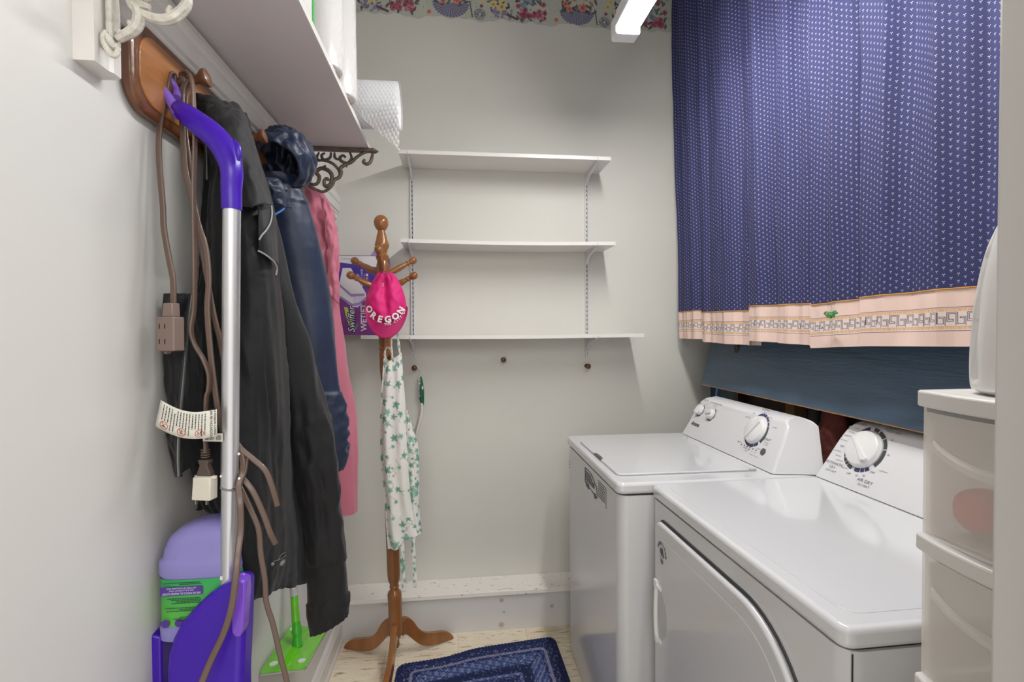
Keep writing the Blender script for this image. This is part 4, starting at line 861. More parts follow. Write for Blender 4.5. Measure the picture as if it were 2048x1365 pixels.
# ================================================================== coat tree
wd = mat('honey_stained_wood', (0.30, 0.115, 0.030), 0.28, bump=(60, 0.05, (1, 1, .2)), var=(16, 0.28, (1, 1, 0.12)), coat=0.35)
tb = Vector((-0.250, 2.09, 0.0)); tt = Vector((-0.296, 2.09, 1.832)); ta = (tt - tb).normalized()
ct = empty('coat_tree', tb, 'honey brown turned wood coat tree standing by the back wall', 'coat tree')
prof = [(0, 0.062), (0.009, 0.064), (0.014, 0.075), (0.012, 0.090), (0.010, 0.096), (0.018, 0.104), (0.021, 0.115), (0.021, 0.122), (0.027, 0.126), (0.028, 0.135), (0.028, 0.265), (0.029, 0.285), (0.026, 0.296), (0.019, 0.304), (0.017, 0.310), (0.020, 0.318), (0.018, 0.322), (0.018, 0.330), (0.024, 0.345), (0.0265, 0.37), (0.0265, 0.62), (0.022, 0.95), (0.019, 1.10), (0.023, 1.16), (0.026, 1.21), (0.026, 1.27), (0.0235, 1.285), (0.027, 1.294), (0.0235, 1.303), (0.026, 1.315), (0.026, 1.40), (0.026, 1.62), (0.024, 1.635), (0.020, 1.648), (0.025, 1.658), (0.026, 1.668), (0.018, 1.678), (0.020, 1.69), (0.028, 1.705), (0.0285, 1.716), (0.022, 1.735), (0.019, 1.752), (0.015, 1.764), (0.014, 1.77), (0.017, 1.774), (0.022, 1.779), (0.028, 1.793), (0.029, 1.805), (0.026, 1.818), (0.018, 1.828), (0.008, 1.8325), (0, 1.833)]
MB().lathe(prof, (0, 0, 0), ta, 36).build('post', wd, ct)
leg = [(0.018, .168), (0.035, .176), (0.055, .168), (0.075, .145), (0.10, .105), (0.135, .075), (0.185, .058), (0.225, .046), (0.252, .028), (0.266, .008), (0.262, 0.0), (0.235, 0.004), (0.19, .008), (0.14, .018), (0.105, .036), (0.075, .066), (0.050, .095), (0.035, .108), (0.018, .110)]
lp = crom(leg + [leg[0]], 60)[:-1]
for an in (32, 151, -96):
    d = Vector((math.cos(R(an)), math.sin(R(an)), 0))
    MB().prism([(a, c) for a, c in lp], F((0, 0, 0), d, (0, 0, 1)), -0.011, 0.011).build('leg', wd, ct, bev=0.006, seg=3)
armp = [(0.0085, 0), (0.0095, 0.012), (0.0125, 0.035), (0.0135, 0.055), (0.0115, 0.078), (0.0085, 0.092), (0.0115, 0.096), (0.0115, 0.100), (0.0085, 0.104), (0.0095, 0.108), (0.0145, 0.116), (0.0160, 0.124), (0.0145, 0.133), (0.009, 0.139), (0, 0.1405)]
def arm(z, an, up, name='arm'):
    d = Vector((math.cos(R(an)), math.sin(R(an)), 0)); o = ta * z + d * 0.016
    MB().lathe(armp, o, d * math.cos(R(up)) + Vector((0, 0, 1)) * math.sin(R(up)), 20).build(name, wd, ct)
arm(1.595, 20, 30); arm(1.595, 160, 28); arm(1.53, -14, 27); arm(1.53, 196, 27)
# front arm that carries the cap, and a short lower peg for the apron
arm(1.60, -90, 38)
MB().lathe([(0.008, 0), (0.0085, 0.02), (0.007, 0.03), (0.010, 0.036), (0.012, 0.042), (0.009, 0.049), (0, 0.051)], ta * 1.255 + Vector((0.012, -0.016, 0)), Vector((0.35, -0.8, 0.45)), 18).build('short_peg', wd, ct)

# ---------------- pink cap
pc1 = mat('hot_pink_twill', (0.66, 0.003, 0.165), 0.6, bump=(500, 0.15), sheen=0.1)
pc2 = mat('magenta_brim_twill', (0.42, 0.002, 0.11), 0.6, bump=(500, 0.15))
cpo = Vector((-0.264,1.93,1.556)); cap = empty('baseball_cap', cpo, 'hot pink baseball cap hanging by its strap from the coat tree', 'cap')
rows = []
for y_, xl, xr, d in ((543, 752, 782, .010), (552, 746, 789, .018), (565, 739, 796, .030), (580, 733, 802, .042), (595, 728, 806, .055), (610, 727, 808, .058), (625, 729, 808, .055), (637, 737, 803, .045), (645, 750, 795, .03)):
    zc = cpo.z + (560 - y_) * 0.001905; rows.append(((cpo.x + (xl - 768) * 0.001905, 1.985, zc), (cpo.x + (xr - 768) * 0.001905, 1.985, zc), d))
G = loft(rows, 72, 70)
for i in range(70):
    for k in range(72):
        p = G[i, k]; c = G[i].mean(axis=0); fx_ = (p[0] - c[0]) / (abs(G[i, 0, 0] - c[0]) + 1e-6)
        if p[1] < 1.985:
            dent = math.exp(-((fx_ - 0.02 + 0.25 * (0.5 - i / 70)) / 0.22) ** 2) * math.sin(PI * min(1, i / 60)) * 0.022
            dent += 0.005 * noise.noise(Vector((p[0] * 45, 0, p[2] * 38))) + 0.004 * math.exp(-((fx_ - 0.45) / 0.15) ** 2) * math.sin(i / 6)
            G[i, k, 1] += dent
closed_build(rel(G, cpo), 'crown', pc1, cap)
# brim: curved plate fanning from the crown bottom
G = []
for i in range(30):
    row = []
    for j in range(14):
        a = -1.12 + 2.24 * i / 29; q = j / 13
        ax = 0.0775; inner = (ax * math.sin(a) * 1.0, 0.008 - 0.062 * math.cos(a) * 0.0); 
        x_ = (0.074 * (1 - q) + 0.080 * q) * math.sin(a) / math.sin(1.12) + 0.005
        zi = -0.095 - 0.072 * (math.cos(a) - math.cos(1.12)) / (1 - math.cos(1.12)) * 0.95; zo = -0.105 - 0.114 * max(0, (math.cos(a * 1.15) - math.cos(1.12 * 1.15)) / (1 - math.cos(1.12 * 1.15))) ** 0.75
        row.append((x_, -0.004 - 0.010 * q + 0.030 * (abs(math.sin(a)) ** 2), zi * (1 - q) + zo * q))
    G.append(row)
MB().grid(G).build('brim', pc2, cap, sol=0.004, angle=80, label='magenta brim')
st = [(0.023 * math.cos(q) + 0.0, 0.02 + 0.010 * math.sin(q) * 0, 0.004 + 0.030 * math.sin(q)) for q in np.linspace(0.15, PI - 0.15, 12)]
MB().tube(st, 0.006, samples=40, prof=[(-.22, -1), (.22, -1), (.22, 1), (-.22, 1)], side=(1, 0, 0)).build('strap', pc2, cap)
b = MB()
for k, chh in enumerate('OREGON'):
    a = -66 + k * 25.5; rx, rz = 0.066, 0.074
    px_, pz_ = 0.003 + rx * math.sin(R(a)), -0.082 - rz * math.cos(R(a)) * 0.92
    b.text(chh, F((px_, -0.014 + 0.034 * abs(math.sin(R(a))) ** 2 - 0.006, pz_), (1, 0.35 * math.sin(R(a)), 0), (0, 0, 1)), 0.033, 0, 0, 0, 0.001, rot=R(a * 0.95), bold=0.0014)
for k, chh in enumerate('THE CITY OF'):
    a = 2 + k * 6.6; rx, rz = 0.077, 0.092
    px_, pz_ = 0.003 + rx * math.sin(R(a)), -0.082 - rz * math.cos(R(a)) * 0.92
    if chh != ' ': b.text(chh, F((px_, -0.018 + 0.034 * abs(math.sin(R(a))) ** 2 - 0.004, pz_), (1, 0.35 * math.sin(R(a)), 0), (0, 0, 1)), 0.0125, 0, 0, 0, 0.001, rot=R(a * 0.95), bold=0.0003)
b.build('lettering', wink, cap, smooth=False, label='white lettering')
b = MB(); 
for s_ in (-1, 1): b.tube([(0.004 * s_, -0.0335, -0.016), (0.0015 * s_, -0.0345, -0.021), (0.004 * s_, -0.036, -0.027)], 0.0004, 6)
b.box(-.004, .004, -.034, -.033, -.0165, -.0158); b.box(-.004, .004, -.037, -.036, -.0272, -.0265)
b.build('stitched_mark', wink, cap)

# ---------------- ivy apron
def ivy(X_, Z_, seed=5, n=64, w0=0.0, w1=0.16, z0=0.0, z1=0.8):
    rnd = random.Random(seed); C = np.zeros(X_.shape + (3,)); C[:] = srgb(226, 224, 218)
    g1, g2, g3, stem = srgb(104, 160, 142), srgb(140, 186, 168), srgb(58, 112, 96), srgb(110, 126, 110)
    pts = []
    for _ in range(n * 20):
        if len(pts) >= n: break
        p = (rnd.uniform(w0, w1), rnd.uniform(z0, z1))
        if all(math.hypot(p[0] - q[0], p[1] - q[1]) > 0.0235 for q in pts): pts.append(p)
    for k, (cx, cz) in enumerate(pts):
        q = pts[(k + 1) % len(pts)]
        a = rnd.uniform(0, 6.28); r = rnd.choice([0.008, .011, .016, .021])
        for s_ in range(40):
            t = s_ / 39; x_ = cx + math.cos(a) * t * 0.035 + 0.006 * math.sin(t * 6); z_ = cz + math.sin(a) * t * 0.035
            blend(C, disc(X_, Z_, x_, z_, 0.0008, 0.001) * 0.7, stem)
        th = np.arctan2(Z_ - cz, X_ - cx) - a; d = np.hypot(X_ - cx, Z_ - cz)
        rr = r * (0.50 + 0.50 * np.abs(np.cos(2.5 * th)) ** 1.6) * (0.8 + 0.2 * np.cos(th))
        m_ = np.clip((rr - d) / 0.0012 + .5, 0, 1); blend(C, m_ * 0.92, g1 if rnd.random() < .6 else g2)
        blend(C, m_ * np.clip(1 - d / (r * .5), 0, 1) * 0.5, g3); blend(C, m_ * (np.abs(np.sin(2.5 * th)) < 0.07) * 0.4, g3)
    return C
af = mat('ivy_print_cotton', (1, 1, 1), 0.75, attr=True, bump=(700, 0.1))
apo = Vector((-0.245,2,1.282)); ap = empty('apron', apo, 'white cotton apron with green ivy print hanging from the coat tree peg', 'apron')
s0 = 0.00194
def apx(x_, y_, dy=0.0): return ((x_ - 785) * s0, dy, (705 - y_) * s0)
def cloth_panel(name, rows, nu, nv, seed, foldn=2.0, amp=0.008):
    A = grid_surface(rows, nu, nv)
    for i in range(nu):
        for j in range(nv):
            t = i / (nu - 1); q = j / (nv - 1)
            A[i, j, 1] += amp * (0.4 + 0.6 * t) * math.sin(q * PI * 2 * foldn + 1.2 * math.sin(t * 3)) + 0.003 * noise.noise(Vector((A[i, j, 0] * 30, 0, A[i, j, 2] * 14 + seed)))
    du = np.cumsum(np.r_[0, np.linalg.norm(np.diff(A[nu // 2], axis=0), axis=1)])
    Xg = np.tile(du, (nu, 1)); Zg = A[:, :, 2] - A[:, :, 2].min() + 0
    C = ivy(Xg, Zg, seed, 62, 0, du[-1], 0, Zg.max())
    b = MB().grid(A); b.c = C; return b.build(name, af, ap, sol=0.0012, angle=80)
cloth_panel('bib_and_skirt', [[apx(768, 716), apx(778, 722, -.004), apx(790, 716, -.006), apx(803, 706)], [apx(764, 760), apx(776, 760, -.010), apx(792, 760, -.012), apx(806, 758)],
  [apx(761, 800), apx(775, 800, -.014), apx(794, 800, -.014), apx(809, 800)], [apx(759, 850), apx(774, 850, -.018), apx(794, 850, -.016), apx(811, 850)],
  [apx(760, 930), apx(776, 930, -.02), apx(797, 930, -.018), apx(816, 930)], [apx(766, 1000), apx(782, 1000, -.02), apx(803, 1000, -.018), apx(822, 1000)],
  [apx(769, 1060), apx(784, 1060, -.02), apx(806, 1055, -.018), apx(832, 1050)], [apx(772, 1103), apx(790, 1100, -.02), apx(806, 1085, -.018), apx(838, 1074)]], 300, 76, 5)
cloth_panel('folded_side', [[apx(808, 822, .004), apx(811, 822, .000), apx(813, 822, .004)], [apx(806, 860, .004), apx(815, 862, -.004), apx(824, 862, .006)], [apx(804, 900, .006), apx(820, 900, -.006), apx(834, 900, .008)],
  [apx(808, 960, .006), apx(822, 960, -.006), apx(835, 960, .008)], [apx(812, 1020, .004), apx(824, 1020, -.006), apx(835, 1020, .008)], [apx(815, 1075, .002), apx(828, 1074, -.006), apx(839, 1072, .008)]], 200, 40, 9, 1.0, 0.005)
def band(pts, wdt, name, seed=1):
    P = crom([apx(*p) for p in pts], 60); b = MB(); wv = np.array([wdt * (0.75 + 0.45 * abs(math.sin(i * 0.13 + seed))) for i in range(60)])
    A = np.stack([P - np.outer(wv, [.5, .12, 0]), P + np.outer(wv, [.5, -.12, 0])], 1); A = grid_surface(A, 60, 5); Xg = np.tile(np.linspace(0, .02, 5), (60, 1))
    b.grid(A); b.c = ivy(Xg, A[:, :, 2] + 1.0, seed, 14, 0, .02, A[:, :, 2].min() + 1, A[:, :, 2].max() + 1); b.build(name, af, ap, sol=0.001, angle=80)
band([(800, 712, -.002), (798, 690, -.006), (795, 672, -.004), (790, 655, .0)], 0.009, 'neck_strap', 2)
band([(776, 722, -.004), (771, 712, -.012), (773, 700, -.022), (779, 694, -.024), (784, 702, -.018), (786, 720, -.008)], 0.007, 'hanging_loop', 3)
band([(786, 722, -.004), (784, 700, .0), (783, 680, .004), (784, 655, .008)], 0.006, 'neck_strap', 6)
band([(800, 1088, -.004), (802, 1110, -.008), (801, 1130, -.004), (804, 1160, -.008), (803, 1189, -.006)], 0.014, 'waist_tie', 4)
band([(824, 1075, -.010), (823, 1100, -.012), (824, 1130, -.008), (826, 1160, -.012), (825, 1181, -.010)], 0.014, 'waist_tie', 8)

# ---------------- long-handled brush on the left wall peg
br_w = mat('white_brush_plastic', (0.74, 0.73, 0.69), 0.3); br_g = mat('dark_green_rubber', (0.008, 0.11, 0.055), 0.4)
bro = Vector((-0.171,2.375,1.091)); bru = empty('back_brush', bro, 'white curved-handled brush with a dark green grip hanging from the left wall peg', 'brush')
MB().tube(rel([(-0.19,2.368,1.204), (-0.174,2.366,1.197), (-0.161,2.37,1.18), (-0.164,2.372,1.157), (-0.173,2.374,1.147)], bro), 0.0030, 8, samples=24).tube(rel([(-0.197,2.368,1.202), (-0.207,2.37,1.185), (-0.205,2.374,1.166)], bro), 0.0022, 8, samples=12).build('hanging_loop', br_w, bru)
MB().tube(rel([(-0.164,2.375,1.152), (-0.162,2.375,1.11), (-0.16,2.375,1.063), (-0.156,2.378,1.016), (-0.154,2.38,1.009)], bro), [0.005, 0.0115, 0.012, 0.006, 0.001], 14, samples=40).build('grip', br_g, bru, label='dark green grip')
b = MB()
for k in range(15):
    p = Vector((-0.168,2.366,1.146)).lerp(Vector((-0.166,2.366,1.062)), k / 14) - bro; b.box(p.x - 0.006, p.x + 0.003, p.y - 0.001, p.y + 0.004, p.z - 0.0013, p.z + 0.0013)
b.build('grip_ridges', br_w, bru)
b = MB(); b.prism([(0.0035 * math.cos(q), 0.009 * math.sin(q)) for q in np.linspace(0, 2 * PI, 20, endpoint=False)], F(Vector((-0.154,2.36,1.102)) - bro, (1, 0, 0), (0, 0, 1)), 0, 0.001); b.build('grip_badge', br_w, bru)
MB().tube(rel([(-0.16,2.376,1.058), (-0.158,2.374,1.01), (-0.161,2.373,0.975), (-0.173,2.372,0.929), (-0.185,2.374,0.886), (-0.192,2.378,0.858), (-0.188,2.382,0.81), (-0.182,2.38,0.768), (-0.177,2.378,0.747)], bro), [0.006, 0.0065, 0.0065, 0.0062, 0.006, 0.0055, 0.006, 0.0055, 0.002], 12, samples=70).build('handle', br_w, bru)

# ---------------- purple refill box on the lowest shelf
bxo = Vector((-0.505, 2.262, 1.3495)); bx = empty('refill_box', bxo, 'purple mop pad refill box standing on the left end of the lowest back-wall shelf', 'box')
ppl = mat('purple_print_card', (0.20, 0.035, 0.24), 0.35); blu_ = mat('violet_blue_print_card', (0.075, 0.035, 0.33), 0.35); wht = mat('white_print_card', (0.72, 0.70, 0.74), 0.4); lil_ = mat('lilac_print_card', (0.32, 0.24, 0.52), 0.35)
yg = mat('lime_print_card', (0.40, 0.62, 0.06), 0.4); dg = mat('green_print_card', (0.04, 0.33, 0.13), 0.4)
W_, H_, D_ = 0.208, 0.345, 0.10
FX = F((0, 0, 0), (1, 0, 0), (0, 0, 1))
MB().box(0, W_, 0, D_, 0, H_).build('carton', [ppl], bx, bev=0.001)
b = MB()
b.flat([(0.002, 0.2), (W_ - .002, 0.2), (W_ - .002, H_ - .055), (0.002, H_ - .03)], FX, 0.0003, 1)
b.flat([(0.002, H_ - .03), (W_ - .002, H_ - .055), (W_ - .002, H_ - .002), (0.002, H_ - .002)], FX, 0.0003, 2)
b.flat([(0.0, 0.2), (0.02, 0.29), (0.055, 0.29), (0.118, 0.18), (0.118, 0.15), (0.102, 0.15), (0.085, 0.12), (0.06, 0.12), (0.0, 0.17)], FX, 0.0006, 2)
b.flat([(0.0, 0.175), (0.06, 0.135), (0.085, 0.14), (0.118, 0.165), (0.118, 0.158), (0.085, 0.128), (0.06, 0.124), (0.0, 0.165)], FX, 0.0009, 3)
b.flat([(0.0, 0.215), (0.055, 0.165), (0.112, 0.17), (0.112, 0.18), (0.055, 0.178), (0.0, 0.228)], FX, 0.0009, 3)
for k in range(8): b.box(0.066 + k * 0.0062, 0.0672 + k * 0.0062, 0.118 + abs(k - 2) * 0.0015, 0.175, 0.0008, 0.0011, 3, FX)
for k, c in enumerate((2, 4, 2)): b.prism(rrect(0.118, 0.128, 0.225 + k * 0.015, 0.236 + k * 0.015, 0.002), FX, 0.0004, 0.0008, 4 if k == 1 else 2)
b.prism([(0.083 + 0.013 * math.cos(q), 0.248 + 0.013 * math.sin(q)) for q in np.linspace(0, 2 * PI, 24, endpoint=False)], FX, 0.0003, 0.0009, 3); b.prism([(0.083 + 0.006 * math.cos(q), 0.256 + 0.009 * math.sin(q)) for q in np.linspace(0, 2 * PI, 24, endpoint=False)], FX, 0.0003, 0.0012, 5)
b.flat([(0.024, 0.122), (0.040, 0.118), (0.046, 0.092), (0.052, 0.03), (0.043, 0.045), (0.030, 0.088)], FX, 0.0007, 6)
b.flat([(0.060, 0.028), (0.072, 0.036), (0.086, 0.052), (0.076, 0.026), (0.066, 0.016)], FX, 0.0007, 7)
b.text('Swiffer', FX, 0.041, 8, 0.056, 0.066, 0.0010, rot=PI / 2, shear=0.25, bold=0.0035); b.text('Swiffer', FX, 0.041, 2, 0.056, 0.066, 0.0016, rot=PI / 2, shear=0.25, bold=0.0003)
b.text('WETJET', FX, 0.034, 2, 0.108, 0.016, 0.0010, rot=PI / 2, align='LEFT', bold=0.0008)
b.text('ABSORB + LOCK', FX, 0.011, 2, 0.101, 0.245, 0.0010, rot=PI / 2, bold=0.0002); b.text('WET CLEANING', FX, 0.006, 2, 0.111, 0.245, 0.0010, rot=PI / 2)
b.text('ALL IN ONE   MOPPING', FX, 0.006, 8, 0.045, H_ - 0.016, 0.0010)
b.build('front_print', [ppl, blu_, wht, lil_, mat('tan_print', (0.5, 0.3, 0.15), 0.5), mat('sky_print', (0.2, 0.5, 0.8), 0.4), yg, dg, mat('ink_violet', (0.02, 0.01, 0.08), 0.5)], bx, smooth=False, label='printed front panel')
b = MB().add([(W_ - 0.115, 0.0, H_ - 0.055), (W_ - 0.004, 0.0, H_ + 0.0), (W_ - 0.004, D_, H_ + 0.045), (W_ - 0.06, D_, H_ + 0.01)], [(0, 1, 2, 3)])
b = MB().prism([(.116, .322), (.157, .384), (.200, .376), (.175, .305)], FX, -0.030, -0.028)
b.build('lilac_flap', lil_, bx, smooth=False)

# ================================================================== braided rug
rc = [Vector((-0.247,2.077,0)), Vector((0.426,2.167,0)), Vector((0.45, 0.95, 0)), Vector((-0.255, 0.95, 0))]
ro_ = Vector((0.10, 1.5, 0)); rug = empty('braided_rug', ro_, 'navy blue braided rug with pale flecks lying on the floor in front of the washer', 'rug')
bands = [((20, 34, 84), .04), ((20, 34, 84), .06), ((24, 40, 90), .3), ((24, 38, 86), .25), ((120, 118, 146), .85), ((26, 44, 96), .3), ((44, 66, 120), .7), ((48, 70, 126), .8), ((52, 76, 130), .8), ((44, 66, 118), .6), ((18, 36, 82), .15), ((14, 30, 74), .05), ((16, 34, 78), .08), ((74, 88, 138), .8), ((28, 48, 98), .3), ((20, 38, 84), .2), ((22, 40, 88), .2), ((66, 82, 132), .7), ((30, 48, 98), .35), ((24, 40, 88), .3), ((60, 76, 128), .6), ((22, 38, 84), .2), ((20, 36, 80), .2)]
Lx, Ly = 0.71, 1.16; pitch = 0.0140
rm = mat('braided_wool', (1, 1, 1), 0.85, attr=True, bump=(260, 0.5))
b = MB(); cols = []
def rect_path(ins, step=0.0036):
    x0, x1, y0, y1 = ins, Lx - ins, ins, Ly - ins; r = max(0.006, 0.03 - ins * 0.15)
    p = rrect(x0, x1, y0, y1, r, 5); P = np.array(p + [p[0]]); d = np.r_[0, np.cumsum(np.linalg.norm(np.diff(P, axis=0), axis=1))]
    n = int(d[-1] / step); s_ = np.linspace(0, d[-1], n, endpoint=False); return np.stack([np.interp(s_, d, P[:, 0]), np.interp(s_, d, P[:, 1])], 1)
rnd = random.Random(11)
for bi, (c, fl_) in enumerate(bands):
    ins = 0.010 + bi * pitch
    if ins > Lx / 2 - 0.01: break
    P = rect_path(ins); n = len(P); T = np.roll(P, -1, 0) - np.roll(P, 1, 0); T /= np.linalg.norm(T, axis=1)[:, None] + 1e-9; Nn = np.stack([-T[:, 1], T[:, 0]], 1)
    rows = []; base = np.array(srgb(*c)); pale = np.array(srgb(132, 138, 172))
    for i in range(n):
        row = []
        for j in range(7):
            q = j / 6; off = (q - .5) * pitch * 1.02; ph = i * 1.5 + (abs(q - .5) * 5.5)
            h = 0.0105 + 0.004 * math.sin(PI * q) + 0.0022 * math.sin(ph) * math.sin(PI * q) - 0.0022 * math.exp(-((q - .5) / .1) ** 2)
            row.append((P[i, 0] + Nn[i, 0] * off, P[i, 1] + Nn[i, 1] * off, max(h, 0.002)))
            tone = pale if (((int(ph / (2 * PI)) * 7 + (3 if q < .5 else 0) + bi) % 5 < 2) and rnd.random() < fl_) else base
            cols.append(tuple(tone * (0.85 + 0.3 * rnd.random())))
        rows.append(row)
    b.grid(rows, cu=True)
# place with the crooked far edge of the photograph
A, B_, C_, D2 = [r - ro_ for r in rc]
def place(x_, y_):
    a, t = x_ / Lx, y_ / Ly
    p = (D2 * (1 - a) + C_ * a) * (1 - t) + (A * (1 - a) + B_ * a) * t
    notch = 0.035 / (1 + math.exp(-(a - 0.38) * 22)) * t ** 6 - 0.016 * t ** 6 * (a > -1) 
    return p + Vector((0, notch - 0.012 * a * t ** 6, 0))
b.v = [tuple(place(v[0], v[1]) + Vector((0, 0, v[2]))) for v in b.v]; b.c = cols
b.build('braids', rm, rug, angle=80)
k = rrect(0.004, Lx - .004, .004, Ly - .004, 0.03, 5); b = MB(); n = len(k)
b.v = [tuple(place(*p) + Vector((0, 0, z))) for z in (0.0005, 0.008) for p in k]; b.f = [tuple(range(n - 1, -1, -1)), tuple(range(n, 2 * n))] + [(i, (i + 1) % n, n + (i + 1) % n, n + i) for i in range(n)]; b.m = [0] * len(b.f)
b.build('backing', mat('navy_rug_backing', srgb(26, 38, 84), 0.9), rug)
# ================================================================== RIGHT SIDE: washer, dryer, curtain, board, drawers, bottle
en = mat('glossy_white_enamel', (0.66, 0.665, 0.685), 0.16, coat=0.5)
enf = mat('white_enamel_cabinet', (0.62, 0.625, 0.64), 0.20, coat=0.3)
pn = mat('white_console_plastic', (0.72, 0.72, 0.735), 0.28)
gap = mat('gap_shadow_rubber', (0.04, 0.04, 0.042), 0.8)
kn = mat('white_knob_plastic', (0.78, 0.78, 0.78), 0.22, coat=0.3)
gink = mat('grey_console_print', (0.14, 0.14, 0.16), 0.5); dink = mat('charcoal_console_print', (0.055, 0.06, 0.065), 0.5); bink = mat('indigo_console_print', (0.04, 0.045, 0.14), 0.5)
def deck(w, d, z0, z1, r, name, m, parent, fr_r=None):
    MB().prism(rrect(0, d, 0, w, r, 6), F((0, 0, 0), (1, 0, 0), (0, 1, 0)), z0, z1).build(name, m, parent, bev=0.010, seg=4, angle=50)
def console(parent, w, x0, h, topi, basei, backi, name='console'):
    """rounded control console standing at the back of the deck; local frame of the machine"""
    pr = [(0, 0)] + [(t * h * 0.5 * 0.86, t * h * 0.86) for t in np.linspace(0.05, 1, 12)]
    xt, zt = pr[-1]
    for a in np.linspace(10, 90, 7): pr.append((xt + 0.034 * (1 - math.cos(R(a))) * 1.0 + 0.008 * a / 90, zt + h * 0.14 * math.sin(R(a))))
    xe = pr[-1][0]; pr += [(xe + 0.02, h), (xe + 0.035, h - 0.006), (xe + 0.04, h - 0.02), (xe + 0.04, 0)]
    X1 = pr[-1][0]; G = []
    for x_, z_ in pr:
        q = z_ / h; back = (x_ / X1)
        ins = basei + (topi - basei) * q + 0.055 * (1 - math.sqrt(max(0, 1 - min(1, q) ** 6))) 
        ins = ins * (1 - back ** 1.6) + (backi + 0.075 * (1 - math.sqrt(max(0, 1 - min(1, q) ** 4)))) * back ** 1.6
        G.append([(x0 + x_, ins + (w - 2 * ins) * t, 0.914 + z_) for t in np.linspace(0, 1, 24)])
    n = len(pr); b = MB().grid(G)
    for j, flip in ((0, 1), (23, 0)):
        # close the ends with rows running front edge to back edge
        idx = [i * 24 + j for i in range(n)]
        b.f.append(tuple(idx if flip else idx[::-1])); b.m.append(0)
    return b.build(name, pn, parent, bev=0.006, seg=3, angle=42)
def knob(fr, a, c, r, grip, parent, name='knob'):
    o = fr(a, c, 0)
    b = MB().lathe([(r, 0), (r * 1.0, 0.004), (r * 0.95, 0.007), (r * 0.90, 0.013), (r * 0.82, 0.0155), (0, 0.016)], o, fr.n, 40)
    g = R(grip); fu = fr.u * math.cos(g) + fr.v * math.sin(g)
    fg = F(o, fu, fr.n.cross(fu))
    b.prism([(-r * 0.84, -r * 0.07), (r * 0.84, -r * 0.04), (r * 0.88, 0), (r * 0.84, r * 0.04), (-r * 0.70, r * 0.26), (-r * 0.86, r * 0.08)], fg, 0.010, 0.0225)
    return b.build(name, kn, parent, bev=0.0022, seg=3)
def dial(b, fr, a, c, r0, segs):
    for (t0, t1, w0, w1, m) in segs:
        n = max(3, int(abs(t1 - t0) / 5)); A = [R(t) for t in np.linspace(t0, t1, n)]
        V = [fr(a + r0 * math.cos(t), c + r0 * math.sin(t), 0.0008) for t in A] + [fr(a + (r0 + w0 + (w1 - w0) * i / (n - 1)) * math.cos(t), c + (r0 + w0 + (w1 - w0) * i / (n - 1)) * math.sin(t), 0.0008) for i, t in enumerate(A)]
        b.add(V, [(i, i + 1, n + i + 1, n + i) for i in range(n - 1)], m)

# ---------------- washer
W1 = 0.688
ws_ = empty('washing_machine', (0.4695, 1.431, 0), 'white top-loading washing machine beside the back wall with stickers on its front', 'washing machine', rz=0.0)
MB().prism(rrect(0.006, 0.64, 0.004, W1 - 0.004, [0.02, 0.035, 0.035, 0.02], 8), F((0, 0, 0), (1, 0, 0), (0, 1, 0)), 0.015, 0.872).build('cabinet', enf, ws_, angle=50)
MB().prism(rrect(0.012, 0.63, 0.010, W1 - 0.010, 0.03, 8), F((0, 0, 0), (1, 0, 0), (0, 1, 0)), 0.870, 0.878).build('deck_gap', gap, ws_)
deck(W1, 0.65, 0.877, 0.912, 0.022, 'deck', en, ws_)
for x_, y_ in ((0.05, 0.05), (0.05, W1 - 0.05), (0.58, 0.05), (0.58, W1 - 0.05)): MB().lathe([(0.02, 0), (0.02, 0.016)], (x_, y_, 0)).build('foot', gap, ws_)
b = MB().prism(rrect(0.022, 0.474, 0.070, 0.560, 0.022, 6), F((0, 0, 0), (1, 0, 0), (0, 1, 0)), 0.9105, 0.9135).build('lid_rim', mat('lid_seam_shadow', (0.38, 0.38, 0.39), 0.4), ws_, angle=50, label='grey seam round the lid')
b = MB(); lo = rrect(0.025, 0.471, 0.073, 0.557, 0.020, 6)
b.prism(lo, F((0, 0, 0), (1, 0, 0), (0, 1, 0)), 0.912, 0.9185); b.build('lid', en, ws_, bev=0.003, seg=3, angle=50)
b = MB().prism([(0.0245, 0.255), (0.034, 0.262), (0.036, 0.285), (0.036, 0.315), (0.034, 0.338), (0.0245, 0.345)], F((0, 0, 0), (1, 0, 0), (0, 1, 0)), 0.9125, 0.9192); b.build('lid_notch', mat('notch_grey', (0.09, 0.09, 0.10), 0.5), ws_, label='dark finger notch')
for x_ in (0.476, ): 
    hg = mat('hinge_grey', (0.50, 0.50, 0.50), 0.4)
    for y_ in (0.070, 0.545): MB().box(0.455, 0.480, y_, y_ + 0.015, 0.912, 0.921).build('hinge', hg, ws_, bev=0.003)
console(ws_, W1, 0.505, 0.165, 0.070, 0.028, -0.004)
cw = 0.505; WF = F((cw, 0, 0.914), (0, -1, 0), (0.447, 0, 0.894))
def pc(y_, z_): return -y_, (z_ - 0.914) / 0.894    # along the console face
b = MB()
for (y_, z_, r) in ((0.598, 1.022, 0.0235), (0.503, 1.020, 0.0235)):
    b = MB(); a, c = pc(y_, z_); dial(b, WF, a, c, r, [(70, 20, .004, .005, 1), (14, -38, .005, .005, 1), (-48, -120, .005, .006, 1)])
    b.build('dial_marks', [gink, dink, bink], ws_, smooth=False, label='dark printed dial arcs')
b = MB()
def flush(nm, lb=None):
    global b
    b.build(nm, [gink, dink, bink], ws_, smooth=False, label=lb); b = MB()
a, c = pc(0.195, 1.017)
